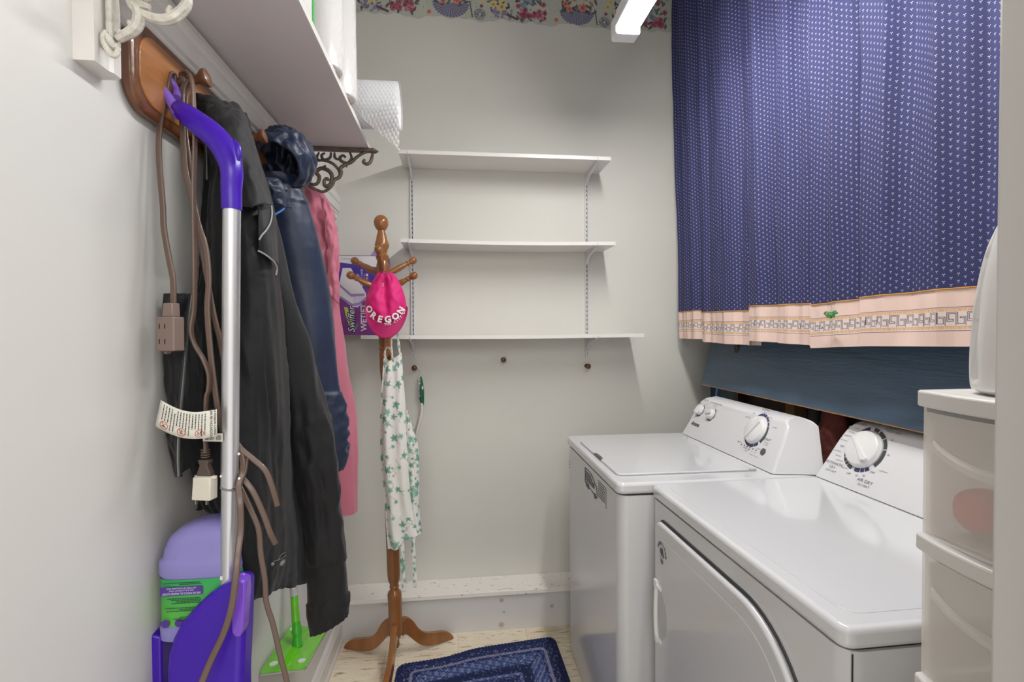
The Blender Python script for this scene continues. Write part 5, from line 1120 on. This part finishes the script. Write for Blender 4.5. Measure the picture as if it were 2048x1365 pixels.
dial(b, WF, a, c, 0.053, [(125, 92, .001, .010, 2), (90, 80, .010, .010, 2), (78, 68, .010, .010, 2), (64, 54, .010, .009, 2), (52, 44, .009, .009, 2), (40, 26, .007, .007, 1), (24, -38, .007, .010, 1), (-46, -66, .010, .010, 2), (-68, -88, .010, .010, 2), (-90, -128, .010, .004, 2), (-140, -176, .003, .002, 1)])
b.build('dial_marks', [gink, dink, bink], ws_, smooth=False, label='dark printed dial arcs'); b = MB()
b.text('NORMAL', WF, .011, 0, a + .004, c + .076, .0008)
for dx, dz, t in ((-.052, .055, 'Light'), (-.075, .034, 'DELICATES'), (.004, .066, 'Heavy'), (.045, .055, 'Light'), (.082, .026, 'WHITES'), (-.062, -.060, 'Rinse'), (-.004, -.072, 'RINSE + SPIN'), (-.004, -.080, 'CYCLE'), (.056, -.058, 'BULKY')): b.text(t, WF, .0062, 0, a + dx, c + dz, .0008)
flush('cycle_print', 'grey printed cycle names')
b.text('START', WF, .0115, 0, -.118, pc(0, 1.000)[1], .0008); b.text('hold 3 sec', WF, .006, 0, -.118, pc(0, .990)[1], .0008); b.text('to cancel', WF, .006, 0, -.118, pc(0, .984)[1], .0008)
flush('start_print', 'grey printed start label')
b.text('water level', WF, .006, 0, -.252, pc(0, .965)[1], .0008)
for k in range(6):
    y_ = .236 - k * .0172; a2, c2 = pc(y_, .9585); b.box(a2 - .0025, a2 + .0025, c2 - .0018, c2 + .0018, 0, .0010, 1, WF)
    b.text(('lid', 'sense', 'wash', 'rinse', 'spin', 'done')[k], WF, .0045, 0, a2, c2 - .008, .0008)
b.text('lid locked   pause to add', WF, .0048, 0, -.150, pc(0, .941)[1], .0008)
flush('indicator_print', 'row of printed indicator marks')
b.text('LOAD SIZE', WF, .0085, 0, -.592, pc(0, 1.065)[1], .0008); flush('load_size_print'); b.text('WATER TEMPERATURE', WF, .0085, 0, -.505, pc(0, 1.062)[1], .0008); b.text('wash / rinse', WF, .006, 0, -.505, pc(0, 1.054)[1], .0008)
for y_, z_, t in ((.620, 1.048, 'super'), (.572, 1.050, 'small'), (.560, 1.037, 'med'), (.557, 1.024, 'large'), (.545, 1.040, 'cold'), (.505, 1.049, 'cool'), (.472, 1.038, 'warm'), (.470, 1.018, 'hot')): b.text(t, WF, .0055, 0, -y_, pc(0, z_)[1], .0008)
b4 = MB(); b4.text('Amana', WF, .024, 3, -.588, pc(0, .966)[1], .0008, shear=.25, bold=.0006)
b.build('temperature_print', [gink, dink, bink], ws_, smooth=False); b = MB(); b.text('HE', WF, .008, 0, -.652, pc(0, .968)[1], .0008)
b4.m = [0] * len(b4.m); b4.build('logo', mat('black_logo_ink', (0.012, 0.012, 0.015), 0.4), ws_, smooth=False, label='black brand logo')
b.build('efficiency_mark', gink, ws_, smooth=False)
a, c = pc(0.598, 1.022); knob(WF, a, c, .022, 75, ws_); a, c = pc(0.503, 1.020); knob(WF, a, c, .022, 205, ws_); a, c = pc(0.195, 1.017); knob(WF, a, c, .052, 248, ws_)
a, c = pc(0.113, 0.962); MB().lathe([(.0115, 0), (.0115, .0025), (.009, .0032), (0, .0032)], WF(a, c, 0), WF.n, 24).build('start_button', mat('start_button_grey', (0.10, 0.105, 0.11), 0.5), ws_)
WFF = F((0.0056, 0, 0), (0, -1, 0), (0, 0, 1))
b = MB()   # pickup-truck outline sticker
tr = [(-.395, .800), (-.395, .850), (-.300, .850), (-.262, .826), (-.245, .822), (-.236, .805), (-.236, .795)]
b.tube([tuple(WFF(a, c, .0006)) for a, c in [(-.395, .80), (-.395, .853), (-.31, .853), (-.262, .832), (-.243, .826), (-.236, .812), (-.236, .790), (-.25, .788)]], .0011, 6, 1)
b.tube([tuple(WFF(a, c, .0006)) for a, c in [(-.395, .80), (-.375, .798), (-.345, .796), (-.30, .795), (-.27, .79)]], .0010, 6, 1)
for a, c in ((-.372, .797), (-.350, .795), (-.262, .789)):
    b.prism([(a + .0095 * math.cos(q), c + .0095 * math.sin(q)) for q in np.linspace(0, 2 * PI, 18, endpoint=False)], WFF, 0, .001, 1)
rnd = random.Random(8)
for k in range(4):
    x = -.388
    while x < -.315 + k * .014: ln = rnd.uniform(.003, .009); b.box(x, x + ln, .838 - k * .0095, .8445 - k * .0095, 0, .0008, 0, WFF); x += ln + .002
b.box(-.292, -.268, .815, .828, 0, .0008, 0, WFF)
b.build('truck_sticker', [gink, dink], ws_, smooth=False, label='delivery truck sticker')
b = MB(); b.tube([tuple(WFF(a, c, .0006)) for a, c in [(-.225, .855), (-.135, .855), (-.132, .852), (-.132, .79)]], .0009, 6, 0)
rnd = random.Random(3)
for k in range(6):
    x = -.222
    while x < -.148: ln = rnd.uniform(.004, .012); b.box(x, min(x + ln, -.145), .845 - k * .0085, .8485 - k * .0085, 0, .0008, 0, WFF); x += ln + .002
for k in range(3): b.box(-.664, -.652, .805 - k * .012, .809 - k * .012, 0, .0008, 0, WFF)
b.build('text_sticker', [gink, dink], ws_, smooth=False, label='clear sticker of small print')

# ---------------- dryer
W2 = 0.731
dr = empty('clothes_dryer', (0.577, 0.6885, 0), 'white clothes dryer with a large round-cornered front door beside the washer', 'dryer', rz=R(0.8))
MB().prism(rrect(0.006, 0.66, 0.004, W2 - 0.004, [0.015, 0.015, 0.03, 0.015], 8), F((0, 0, 0), (1, 0, 0), (0, 1, 0)), 0.015, 0.872).build('cabinet', enf, dr, angle=50)
MB().box(0.0155, 0.018, 0.0036, 0.0045, 0.02, 0.87).build('panel_seam', gap, dr)
MB().prism(rrect(0.012, 0.65, 0.010, W2 - 0.010, 0.02, 8), F((0, 0, 0), (1, 0, 0), (0, 1, 0)), 0.870, 0.877).build('deck_gap', gap, dr)
deck(W2, 0.68, 0.876, 0.912, 0.022, 'deck', en, dr)
b = MB().prism(rrect(0.035, 0.480, 0.035, W2 - 0.035, 0.03, 6), F((0, 0, 0), (1, 0, 0), (0, 1, 0)), 0.9115, 0.9132); b.build('top_panel', en, dr, bev=0.0012, angle=50)
for x_, y_ in ((0.05, 0.05), (0.05, W2 - 0.05), (0.58, 0.05), (0.58, W2 - 0.05)): MB().lathe([(0.02, 0), (0.02, 0.016)], (x_, y_, 0)).build('foot', gap, dr)
console(dr, W2, 0.525, 0.182, 0.045, 0.0, -0.002)
DFF = F((0.006, 0, 0), (0, -1, 0), (0, 0, 1))
def dr_out(e): return rrect(-0.683 - e, -0.068 + e, 0.18 - e, 0.828 + e, [0.20 + e, 0.035 + e, 0.035 + e, 0.20 + e], 14)
MB().prism(dr_out(0.0045), DFF, 0, 0.0012).build('door_seam', mat('door_seam_grey', (0.10, 0.10, 0.105), 0.6), dr, label='dark seam round the door')
dd = MB().prism(dr_out(0.0), DFF, 0, 0.016).build('door', enf, dr, bev=0.008, seg=4, angle=50)
MB().prism(rrect(-0.655, -0.10, 0.21, 0.79, [0.17, 0.03, 0.03, 0.17], 10), DFF, 0.0155, 0.0175).build('door_panel', enf, dd, bev=0.0016, angle=50)
# recessed handle with frame
hx0, hx1, hz0, hz1 = -0.660, -0.590, 0.500, 0.655
MB().prism([(hx0 + .010, hz0 + .012), (hx0 + .030, hz0 + .004), (hx1 - .010, hz0 + .035), (hx1, hz0 + .075), (hx1 - .012, hz1 - .035), (hx0 + .030, hz1 - .010), (hx0 + .010, hz1 - .02)], DFF, 0.0165, 0.0185).build('handle_recess', mat('handle_recess_grey', (0.50, 0.51, 0.53), 0.35), dd, bev=0.001)
b = MB(); b.tube([tuple(DFF(a, c, h)) for a, c, h in ((hx0 + .030, hz1 - .006, .018), (hx0 + .012, hz1 - .004, .020), (hx0 + .006, hz1 - .02, .022), (hx0 + .004, (hz0 + hz1) / 2, .023), (hx0 + .006, hz0 + .02, .022), (hx0 + .012, hz0 + .006, .020), (hx0 + .030, hz0 + .002, .018))], .0065, 12, samples=60)
b.box(hx0 - .004, hx0 + .014, hz1 - .012, hz1 + .010, .015, .026, 0, DFF); b.box(hx0 + .002, hx0 + .016, hz0 - .006, hz0 + .012, .015, .026, 0, DFF)
b.build('handle', kn, dd, bev=0.002)
# round eagle sticker
b = MB(); ea, ez = -0.628, 0.748
for r0, r1 in ((.0285, .0300),):
    q = np.linspace(0, 2 * PI, 40); b.grid([[tuple(DFF(ea + r0 * math.cos(t), ez + r0 * math.sin(t), .0180)) for t in q], [tuple(DFF(ea + r1 * math.cos(t), ez + r1 * math.sin(t), .0180)) for t in q]], 1)
for k, chh in enumerate('AMERICAN'):
    t = 152 - k * 22; b.text(chh, DFF, .021, 0, ea + .046 * math.cos(R(t)), ez + .046 * math.sin(R(t)), .0183, rot=R(t - 90), bold=.001)
b.prism([(ea + x_, ez + z_) for x_, z_ in ((-.020, .010), (-.010, .022), (.004, .024), (.014, .018), (.010, .012), (.018, .006), (.022, -.010), (.014, -.022), (.008, -.016), (.010, -.006), (.002, -.004), (-.006, -.018), (-.012, -.024), (-.008, -.008), (-.016, -.004))], DFF, .0176, .0182, 0)
for k in range(4): b.box(ea - .018 + k * .002, ea + .018 - k * .002, ez - .036 - k * .006, ez - .033 - k * .006, .0176, .0182, 1, DFF)
b.v = [(v[0], -(ea) + (v[1] + ea) * 0.55, ez + 0.004 + (v[2] - ez) * 0.55) for v in b.v]
b.build('round_sticker', [dink, gink], dd, smooth=False, label='round eagle sticker')
DF = F((0.525, 0, 0.914), (0, -1, 0), (0.447, 0, 0.894))
b = MB(); a, c = pc(0.606, 1.022)
dial(b, DF, a, c, 0.058, [(138, 98, .001, .0105, 2), (86, 70, .0105, .0105, 1), (67, 44, .0105, .0105, 1), (41, 14, .0105, .0105, 1), (11, -36, .0105, .0105, 1), (-50, -62, .0105, .0105, 2), (-64, -74, .0105, .0105, 2), (-76, -92, .0105, .0105, 2), (-102, -118, .0105, .010, 1), (-120, -128, .010, .010, 1), (-130, -142, .010, .008, 1), (-144, -165, .007, .003, 1), (-178, -196, .0012, .0012, 1)])
b.build('dial_marks', [gink, dink, bink], dr, smooth=False, label='dark printed dial arcs'); b = MB()
def dtx(t, da, dc, s): b.text(t, DF, s, 0, a + da, c + dc, .0009)
dtx('AUTOMATIC', -.034, .0905, .012); dtx('DRY', -.040, .0795, .012); dtx('HIGH HEAT', -.046, .069, .008)
dtx('TIMED', .060, .092, .0135); dtx('DRY', .062, .0785, .0135); dtx('HIGH HEAT', .066, .067, .009)
dtx('AIR DRY', .045, -.086, .0135); dtx('NO HEAT', .046, -.0985, .009)
dtx('AUTOMATIC', -.075, -.066, .012); dtx('DRY', -.077, -.0785, .012); dtx('LOW HEAT', -.077, -.090, .008)
for t, da, dc in (('OFF', .012, .079), ('OFF', -.076, -.010), ('OFF', -.014, -.080), ('OFF', .055, -.056), ('60', .038, .072), ('40', .070, .044), ('20', .078, .002), ('20', .034, -.072), ('10', .012, -.078)): dtx(t, da, dc, .0085)
for t, da, dc in (('wrinkle prevent', -.018, .079), ('less dry', -.052, .054), ('very dry', -.066, .040), ('preferred', -.074, .026), ('more dry', -.079, .010), ('cool down', -.084, -.026), ('less dry', -.074, -.040), ('preferred', -.064, -.052), ('more dry', -.036, -.068), ('cool down', .084, -.044)): dtx(t, da, dc, .0062)
b.build('console_print', [gink, dink, bink], dr, smooth=False, label='printed console markings')
knob(DF, a, c, .057, 142, dr)

# ---------------- clutter and framing showing between the machines and the board
wdk = mat('bare_stud_wood', (0.30, 0.16, 0.06), 0.7, var=(12, 0.3, (1, 1, .2))); wdd = mat('dark_stained_board', (0.045, 0.022, 0.012), 0.6, var=(9, 0.4))
struct(MB().box(1.19, XR, 2.02, 2.05, 0, 1.32).build('trim_6', wdd, smooth=False))
struct(MB().box(1.225, XR, 1.76, 2.02, 0.4, 1.30).build('trim_7', wdd, smooth=False))
struct(MB().box(1.222, XR, 1.705, 1.755, 0, 1.30).build('trim_8', wdk, smooth=False))
tag(MB().tube([(1.225, 1.60, 0.0), (1.225, 1.60, 1.20)], 0.022, 14).build('drain_pipe', gap), 'black vertical pipe in the dark gap behind the washer', 'pipe')
tag(MB().tube([(1.15, 2.15, 0.55), (1.155, 2.15, 0.95), (1.172, 2.15, 1.14)], 0.006, 8, prof=[(-1.4, -.2), (1.4, -.2), (1.4, .2), (-1.4, .2)], samples=10).build('blue_strap', bz), 'bright blue strap hanging behind the far end of the washer console', 'strap')
ins_ = mat('red_brown_rag_cloth', (0.13, 0.028, 0.020), 0.9, bump=(30, 0.6), var=(14, 0.4))
n1 = 40; G = []
for i in range(n1):
    th = PI * (i + .5) / n1; row = []
    for k in range(40):
        ph = 2 * PI * k / 40; p = Vector((0.040 * math.sin(th) * math.cos(ph), 0.055 * math.sin(th) * math.sin(ph), 0.16 * math.cos(th)))
        p *= 1 + 0.25 * noise.noise(p * 18) + 0.1 * noise.noise(p * 50); row.append(tuple(Vector((1.212, 1.500, 0.99)) + p))
    G.append(row)
tag(MB().grid(G, cv=True).build('red_cloth', ins_), 'rumpled dark red cloth stuffed in the gap between washer and dryer consoles', 'cloth')

# ---------------- blue plywood board
bb_ = mat('slate_blue_painted_plywood', (0.075, 0.125, 0.19), 0.42, bump=(120, 0.25, (1, 0.15, 1.5)), var=(25, 0.18, (1, .15, 1.5)))
pe = mat('raw_plywood_edge', (0.45, 0.22, 0.07), 0.7, var=(40, 0.4, (1, .2, 1)))
FBd = F((1.150, 2.262, 1.104), (0, -1, 0), (0.055, 0, 0.22))
bd = empty('plywood_board', (1.15, 1.6, 1.104), 'slate blue painted plywood board leaning behind the machines under the curtain', 'board')
def rb(p): return (p[0] - 1.15, p[1] - 1.6, p[2] - 1.104)
b = MB(); b.box(0, 1.55, 0.0018, 0.395, -0.016, 0, 0, FBd); b.v = [rb(p) for p in b.v]; b.build('painted_face', bb_, bd, smooth=False)
b = MB(); G = []
for i in range(90):
    x = 1.55 * i / 89; j = 0.0015 * noise.noise(Vector((x * 14, 0, 0))) + 0.0010 * noise.noise(Vector((x * 60, 3, 0)))
    G.append([rb(FBd(x, 0.0 - abs(j), -0.016)), rb(FBd(x, 0.0 - abs(j), 0.0004)), rb(FBd(x, 0.0026 + j * 1.2, 0.0006)), rb(FBd(x, 0.0020, -0.016))])
b.grid(G, cv=True)
b.build('raw_edge', pe, bd, label='chipped orange plywood edge')

# ---------------- curtain
stp = [2.40, 2.335, 2.235, 2.12, 1.97, 1.735, 1.57, 1.415, 1.217, 0.86]
pan = []
# arc path: each panel runs from its far end (room side) to its near end (window side), then doubles back behind the next
def plan(h):
    P = []
    for i in range(len(stp) - 1):
        y0, y1 = stp[i], stp[i + 1]; wdt = y0 - y1
        am = (0.012 + 0.050 * min(1, wdt / 0.3)) * (0.75 + 0.25 * h)
        if i in (0, 1): am *= 0.5
        bo_ = 0.012 * math.sin(i * 2.3 + h * 1.5)
        for t in np.linspace(0, 1, 15):
            bow = math.sin(PI * t)
            P.append((1.060 + 0.018 * h - am * 0.30 + am * 1.0 * (t ** 1.4) - 0.016 * bow * (wdt / 0.3) * (1 - .3 * h) + (0.017 * math.sin(t * wdt * 46 + i * 1.7 + 0.5 * h) + 0.007 * math.sin(t * wdt * 110 + i)) * (1 - 0.65 * h ** 2) * max(0, math.sin(PI * t)) ** .5 + 0.030 * (1 - 0.8 * h ** 3) * math.exp(-((y0 - wdt * t - 1.105) / 0.032) ** 2), y0 - wdt * t + (0.004 if t == 0 else 0)))
        if i < len(stp) - 2:
            x_, y_ = P[-1]; P.append((x_ + 0.003, y_ + 0.012 * (0.5 + h))); P.append((x_ - am * 0.5, y_ + 0.014 * (0.5 + h)))
    P = np.array(P); P[:, 1] -= 0.075 * h * np.clip((P[:, 1] - 1.8) / 0.6, 0, 1); return P
ZT, ZH = 3.0, 1.312
H0 = plan(1.0); dH = np.r_[0, np.cumsum(np.linalg.norm(np.diff(H0, axis=0), axis=1))]; LEN = dH[-1]
ccl = empty('curtain', (1.08, 1.6, 3.0), 'navy blue curtain with tiny white sprigs and a pink hem on the right wall', 'curtain')
coo = Vector((1.08, 1.6, 3.0))
def resample(P, n):
    d = np.r_[0, np.cumsum(np.linalg.norm(np.diff(P, axis=0), axis=1))]; u = np.linspace(0, d[-1], n)
    return np.stack([np.interp(u, d, P[:, 0]), np.interp(u, d, P[:, 1])], 1)
def hem_drop(y): # hem height varies along the curtain
    return 0.006 * math.sin(y * 9) - 0.010 * (y < 1.735) * (y > 1.217) + 0.0
def hrow(z, n, base=0.0):
    h = (ZT - z) / (ZT - ZH); P = resample(plan(h), n)
    return [(p[0] - coo.x + 0.006 * noise.noise(Vector((p[1] * 9, z * 2.5, 0))) + 0.0025 * noise.noise(Vector((p[1] * 30, z * 9, 3))), p[1] - coo.y - (1 - h) * 0.0, z - coo.z + hem_off(k / (n - 1)) * max(0, h - .5) * 2) for k, p in enumerate(P)]
def hem_off(u):
    y = float(np.interp(u * LEN, dH, H0[:, 1]))
    base = 0.0
    for (ya, yb, o0, o1) in ((2.41, 2.335, .000, .004), (2.335, 2.12, .010, .010), (2.12, 1.735, -.001, -.008), (1.735, 1.415, .010, .001), (1.415, 1.217, -.006, .006), (1.217, 0.80, .006, .016)):
        if ya >= y > yb: base = o0 + (o1 - o0) * (ya - y) / (ya - yb)
    return base
ZB = ZH + 0.128      # seam between blue cloth and pink hem band
n = 320; rows = []; uv = []
for i in range(80):
    z = ZT + (ZB - ZT) * i / 79; rows.append(hrow(z, n)); uv += [(LEN * k / (n - 1), z) for k in range(n)]
def sprig_mat():
    m = mat('blue_sprigged_cotton', (0.055, 0.065, 0.19), 0.8)
    nt = m.node_tree; N = nt.nodes; L = nt.links; bs = N['Principled BSDF']
    def Mth(op, a, b=None, c=None):
        x = N.new('ShaderNodeMath'); x.operation = op
        for i, q in enumerate((a, b, c)):
            if q is None: continue
            if isinstance(q, (int, float)): x.inputs[i].default_value = q
            else: L.new(q, x.inputs[i])
        return x.outputs[0]
    uvn = N.new('ShaderNodeUVMap'); uvn.uv_map = 'UVMap'; sp = N.new('ShaderNodeSeparateXYZ'); L.new(uvn.outputs[0], sp.inputs[0])
    pu_, pv = 0.0122, 0.0160
    V = Mth('DIVIDE', sp.outputs['Y'], pv)
    def lattice(du, dv):
        u = Mth('SUBTRACT', Mth('FRACT', Mth('ADD', Mth('DIVIDE', sp.outputs['X'], pu_ * 2), du)), 0.5)
        v = Mth('SUBTRACT', Mth('FRACT', Mth('ADD', V, dv)), 0.5)
        u = Mth('MULTIPLY', u, pu_ * 2); v = Mth('MULTIPLY', v, pv); mx = None
        for cx, cz, rx, rz in ((-.0017, .0016, .0009, .0010), (.0017, .0016, .0009, .0010), (0, .0004, .0008, .0009), (0, -.0012, .0005, .0014), (-.0009, -.0028, .0005, .0004), (.0009, -.0028, .0005, .0004)):
            a = Mth('DIVIDE', Mth('SUBTRACT', u, cx), rx); c = Mth('DIVIDE', Mth('SUBTRACT', v, cz), rz)
            d = Mth('LESS_THAN', Mth('ADD', Mth('MULTIPLY', a, a), Mth('MULTIPLY', c, c)), 1.0)
            mx = d if mx is None else Mth('MAXIMUM', mx, d)
        return mx
    mk = Mth('MAXIMUM', lattice(0, 0), lattice(0.5, 0.5))
    x = N.new('ShaderNodeMix'); x.data_type = 'RGBA'; L.new(mk, x.inputs[0]); x.inputs[6].default_value = (0.021, 0.026, 0.103, 1); x.inputs[7].default_value = (0.46, 0.41, 0.48, 1)
    L.new(x.outputs[2], bs.inputs['Base Color']); return m
MB().grid(rows).build('sprigged_cloth', sprig_mat(), ccl, uv=uv, angle=80)
# pink hem band with gold piping and printed Greek key
stepu = 0.00145; n = int(LEN / stepu); nz = 92; rows = []
for i in range(nz):
    z = ZB - (ZB - ZH) * i / (nz - 1); rows.append([(p[0] + 0.0, p[1], p[2]) for p in hrow(z, n)])
def key_color(u, s):
    """u along, s metres below the seam"""
    cr = srgb(226, 198, 186); ink_ = srgb(66, 62, 84); ora = srgb(206, 160, 112)
    if 0.0395 < s < 0.0408 or 0.0925 < s < 0.0938: return ink_
    if 0.0430 < s < 0.0440 or 0.0495 < s < 0.0505 or 0.0825 < s < 0.0835 or 0.0890 < s < 0.0900: return ora
    if 0.0440 <= s <= 0.0495 or 0.0835 <= s <= 0.0890: return ora if (u / 0.0038) % 1 < 0.45 else srgb(226, 190, 160)
    if 0.0408 < s < 0.0925: cr = srgb(222, 206, 200)
    if 0.0520 < s < 0.0812:
        x = (u % 0.0345) / 0.0345 * 12 - 6; y = (s - 0.0538) / 0.0256 * 8.6
        path = [(-2.5, 5.3), (-5.0, 5.3), (-5.0, 0), (0, 0), (0, 8.6), (5.0, 8.6), (5.0, 3.3), (2.5, 3.3)]
        dm = 9
        for ox in (-12, 0, 12):
            for (x0, y0), (x1, y1) in zip(path, path[1:]):
                dx = max(min(x0, x1) + ox - x, 0, x - max(x0, x1) - ox); dy = max(min(y0, y1) - y, 0, y - max(y0, y1)); dm = min(dm, max(dx, dy))
        if 0.30 < dm < 0.82: return ink_
    return cr
cols = []
for i in range(nz):
    s = (ZB - ZH) * i / (nz - 1); cols += [key_color(LEN * k / (n - 1), s) for k in range(n)]
b = MB().grid(rows); b.c = cols; b.build('greek_key_hem', mat('pink_printed_cotton', (1, 1, 1), 0.75, attr=True, var=(7, 0.07)), ccl, angle=80, label='pink hem band with Greek key print')
P = hrow(ZB + 0.0005, 400); b = MB(); b.tube([(p[0] - 0.0012, p[1], p[2]) for p in P], 0.0017, 6, side=(0, 0, 1)); b.build('gold_piping', mat('gold_piping_cloth', (0.50, 0.24, 0.04), 0.6), ccl, label='golden piping')
# green beaded lizard pinned on the hem
gz = mat('green_sequin_enamel', (0.01, 0.26, 0.06), 0.3, coat=0.4)
lz_o = Vector((1.035,1.298,1.404)); lz = empty('lizard_pin', lz_o, 'small green beaded lizard pinned to the pink hem of the curtain', 'brooch')
FZ = F((0, 0, 0), (0, -1, 0), (0, 0, 1))
sh = [(-.026, .002), (-.022, .009), (-.014, .010), (-.006, .007), (.004, .008), (.010, .005), (.014, .011), (.022, .012), (.024, .006), (.030, .006), (.029, .001), (.020, -.001), (.016, -.003), (.018, -.010), (.013, -.011), (.008, -.006), (.003, -.005), (.006, -.011), (-.001, -.013), (-.008, -.008), (-.012, -.009), (-.018, -.003)]
MB().prism([(a * .9, c * .9) for a, c in sh], FZ, -0.004, 0.002).build('body', gz, lz, bev=0.0015)
b = MB()
for k, (a, c) in enumerate(((-.019, .005), (-.012, .001), (-.008, .005), (-.004, -.003), (.003, .002), (.010, .0), (.016, .006))): b.lathe([(.0018, 0), (.0016, .001), (0, .0016)], FZ(a * .9, c * .9, .002), FZ.n, 10, k % 3)
b.build('beads', [mat('red_bead', (.5, .02, .02), .3), mat('gold_bead', (.6, .4, .05), .3), mat('pale_blue_bead', (.3, .5, .7), .3)], lz)

# ---------------- narrow plastic drawer tower beside the doorway
fw = mat('white_drawer_frame_plastic', (0.66, 0.645, 0.62), 0.35); fd = mat('frosted_drawer_plastic', (0.92, 0.88, 0.82), 0.4, alpha=0.45)
tw = empty('drawer_tower', (0.57, 0.375, 0), 'narrow white tower of frosted plastic drawers standing between the doorway and the dryer', 'drawer unit')
TWd, TDp = 0.188, 0.36
def bowf(y, x0=0.0, bow=0.016): return x0 - bow * (1 - ((y - TWd / 2) / (TWd / 2)) ** 2)
def slab(z0, z1, inset, bow, x0):
    ys = np.linspace(inset, TWd - inset, 20); return [(bowf(y, x0, bow), y) for y in ys] + [(TDp - inset, TWd - inset), (TDp - inset, inset)]
FXY = F((0, 0, 0), (1, 0, 0), (0, 1, 0))
pitch_ = 0.176; ztop = 1.288
MB().prism(slab(0, 0, 0.0, 0.014, -0.004)[::1], FXY, ztop - 0.020, ztop).build('top', fw, tw, bev=0.003, seg=3, angle=50)
for k in range(7):
    zt = ztop - 0.024 - k * pitch_; zb = zt - pitch_ + 0.022
    if zb < 0.02: zb = 0.02
    MB().box(0.004, TDp - 0.004, TWd - 0.006, TWd - 0.002, zb, zt + 0.004).box(0.004, TDp - 0.004, 0.002, 0.006, zb, zt + 0.004).box(TDp - 0.006, TDp - 0.002, 0.004, TWd - 0.004, zb, zt).build('side_wall', fd, tw, smooth=False)
    d_ = MB()
    ys = np.linspace(0.009, TWd - 0.009, 20)
    G = [[(bowf(y, 0.003, 0.012), y, z) for y in ys] for z in np.linspace(zb + .003, zt - .002, 6)]; d_.grid(G)
    d_.box(0.006, TDp - 0.012, TWd - 0.0115, TWd - 0.009, zb + .004, zt - 0.012); d_.box(0.006, TDp - 0.012, 0.009, 0.0115, zb + .004, zt - .012); d_.box(0.006, TDp - 0.012, 0.0115, TWd - 0.0115, zb + .003, zb + .0055)
    dob = d_.build('drawer', fd, tw, angle=50)
    b = MB()   # scooped pull lip
    L_ = []
    for t in np.linspace(0, 1, 16):
        y = 0.022 + (TWd - 0.044) * t; dip = 0.018 * math.sin(PI * t) ** 0.8; L_.append([(bowf(y, 0.002, 0.012), y, zt - 0.034 - dip), (bowf(y, -0.004 * math.sin(PI * t) ** .5, 0.012), y, zt - 0.038 - dip), (bowf(y, -0.001, 0.012), y, zt - 0.046 - dip), (bowf(y, 0.002, 0.012), y, zt - 0.048 - dip)])
    b.grid(L_); b.build('pull', fd, dob)
    if k < 6: MB().prism(slab(0, 0, 0.0, 0.015, -0.004), FXY, zb - 0.019, zb + 0.001).build('divider', fw, tw, bev=0.003, seg=3, angle=50)
MB().prism(slab(0, 0, 0.0, 0.014, 0.0), FXY, 0.0, 0.02).build('base', fw, tw, bev=0.003)
rdm = mat('red_fleece', (0.50, 0.02, 0.02), 0.9, bump=(60, .4))
G = []
for i in range(24):
    th = PI * (i + .5) / 24; row = []
    for k in range(30):
        ph = 2 * PI * k / 30; p = Vector((0.027 * math.sin(th) * math.cos(ph), 0.031 * math.sin(th) * math.sin(ph), 0.028 * math.cos(th)))
        p *= 1 + .35 * noise.noise(p * 22 + Vector((3, 1, 0))); row.append(tuple(Vector((0.610, 0.519, 1.150)) + p))
    G.append(row)
tag(MB().grid(G, cv=True).build('red_bundle', rdm), 'red cloth bundle seen through the frosted upper drawer', 'cloth')
# ---------------- white detergent jug
jg = mat('white_hdpe_plastic', (0.74, 0.73, 0.72), 0.30, sss=0.1); jo_ = Vector((0.655, 0.458, ztop))
ju = empty('detergent_jug', jo_, 'large white plastic jug standing on top of the drawer tower', 'bottle')
G = []
for z_, hx, hy, oy in ((0.0, .066, .068, 0), (0.004, .074, .075, 0), (0.012, .078, .079, 0), (0.05, .079, .079, 0), (0.10, .077, .077, -.001), (0.15, .073, .073, -.004), (0.19, .067, .067, -.009), (0.22, .059, .058, -.014), (0.245, .048, .046, -.020), (0.262, .036, .034, -.024), (0.272, .026, .025, -.026), (0.285, .024, .023, -.026)):
    row = []
    for k in range(64):
        t = 2 * PI * k / 64; e = .62; ct_, st_ = math.cos(t), math.sin(t)
        row.append((hx * math.copysign(abs(ct_) ** e, ct_), oy + hy * math.copysign(abs(st_) ** e, st_), z_))
    G.append(row)
G = crom(np.array(G), 70)
# pressed groove that outlines the side grip
for i in range(70):
    for k in range(64):
        x_, y_, z_ = G[i, k]
        if x_ < -0.04 and 0.015 < z_ < 0.235:
            g = math.exp(-((y_ - 0.052 + 0.10 * max(0, z_ - .12)) / 0.0035) ** 2); G[i, k, 0] += 0.008 * g
b = MB().grid(G, cv=True); b.f.append(tuple(range(63, -1, -1))); b.m.append(0); b.build('jug', jg, ju, angle=80)
MB().lathe([(.027, .283), (.029, .286), (.029, .318), (.026, .322), (0, .322)], (0, -.026, 0), n=30).build('cap', jg, ju)
